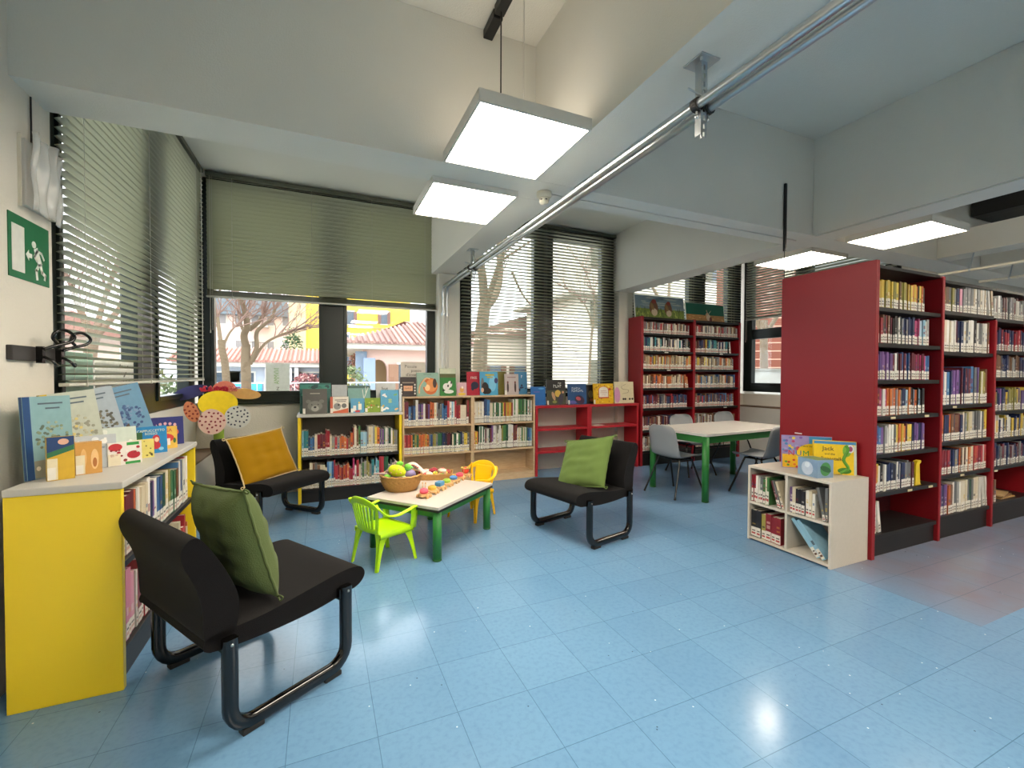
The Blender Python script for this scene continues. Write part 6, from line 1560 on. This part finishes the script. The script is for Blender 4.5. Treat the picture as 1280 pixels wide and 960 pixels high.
for z in [i*.32 for i in range(22)]: m.box(-2.5, 4.5, -.01, 0, z, z+.04, col='#b8907c')
for x in (-2.2, -.8, 1, 2.8): m.box(x, x+.35, -.03, 0, 0, 7, col='#c9b8a0')
m.build('pale_bands', OUT, r_)
r_ = thing('garden_wall', 'white low wall in the court outside the far right window', 'wall', (9.6, 8.6, GZ), math.radians(-40))
MB().box(-3, 3, 0, .2, 0, 1.75, col='#cfcdc6').build('rendered_wall', OUT, r_)
MB().box(-3.05, 3.05, -.04, .24, 1.75, 1.8, col='#a8a49a').build('coping', OUT, r_)
# left side outside
r_ = thing('building', 'grey-green house outside the left window', 'building', (-30, 14, GZ), PI/2)
MB().box(-6, 6, 0, 6, 0, 4.2, col='#a8a08c').build('wall', OUT, r_)
MB().prism([(-6.6, 4.2), (6.6, 4.2), (0, 6.4)], -.6, 6.6, 'y', col='#8a5c50').build('roof', OUT, r_)
for i in range(4): win(r_, None, -4.4+i*2.9, 1.1, 1.1, 1.5, 0, '#5c6a58')
r_ = thing('building', 'pinkish house with brown roof glimpsed through the left window blind', 'building', (-12.5, 27, GZ), math.radians(20))
MB().box(-4, 3.5, 0, 6, 0, 3.4, col='#c4aca0').build('wall', OUT, r_)
MB().prism([(-4.6, 3.4), (4.1, 3.4), (-.2, 5.6)], -.6, 6.6, 'y', col='#8a6458').build('roof', OUT, r_)
for i in range(3): win(r_, None, -2.6+i*2.4, 1.0, 1.0, 1.4, 0, '#6c5c50')
tree('bare tree outside the near end of the left window', [([(110, 520), (112, 455), (118, 420)], .16, .13), ([(118, 425), (105, 390), (95, 350)], .10, .05), ([(118, 422), (135, 385), (150, 340)], .10, .05), ([(118, 420), (120, 370), (125, 320)], .08, .04)], 9.5, 25, 45)
shrub('green shrub outside the middle of the left window', 185, 13, .9, 1.7, ['#6a7a54', '#7c8a60', '#54643c'], 600)
def hedge(label, x, y, L, h, rz, sd):
    rr = random.Random(sd); root = thing('hedge', label, 'hedge', (x, y, GZ), rz); m = MB()
    for i in range(1600):
        c_ = Vector((rr.uniform(-L/2, L/2), rr.uniform(-.35, .35), rr.uniform(.05, h))); d1 = Vector((rr.uniform(-1, 1), rr.uniform(-1, 1), rr.uniform(-1, 1))).normalized()*.09; d2 = d1.cross(Vector((0.3, 1, .5))).normalized()*.05
        m.add([c_-d1, c_+d2, c_+d1, c_-d2], [(0, 1, 2, 3)], col=rr.choice(['#4a5c3c', '#5c6c48', '#6a7850', '#3c4c34']))
    m.box(-L/2+.1, L/2-.1, -.25, .25, 0, h-.2, col='#3c4a30'); m.build('foliage', OUT, root)
hedge('green hedge outside the left window', -5.6, 7.4, 6, 1.1, PI/2-.15, 3)
hedge('low hedge along the yard outside the middle window', 4.2, 11.5, 8, 1.1, 0, 4)

# ============================================================ LIGHT
w = bpy.data.worlds.new('sky'); bpy.context.scene.world = w; w.use_nodes = True
nt = w.node_tree; bg = nt.nodes['Background']
tc = nt.nodes.new('ShaderNodeTexCoord'); sp = nt.nodes.new('ShaderNodeSeparateXYZ'); nt.links.new(tc.outputs['Generated'], sp.inputs[0])
cr = nt.nodes.new('ShaderNodeValToRGB'); cr.color_ramp.elements[0].position = 0; cr.color_ramp.elements[0].color = (.80, .86, .95, 1); cr.color_ramp.elements[1].position = .6; cr.color_ramp.elements[1].color = (.95, .97, 1, 1)
nt.links.new(sp.outputs[2], cr.inputs[0]); nt.links.new(cr.outputs[0], bg.inputs[0]); bg.inputs[1].default_value = 1.6
sc = bpy.context.scene
sc.view_settings.view_transform = 'Standard'; sc.view_settings.look = 'None'; sc.view_settings.gamma = 1; sc.view_settings.use_curve_mapping = False
sc.view_settings.exposure = 1.8
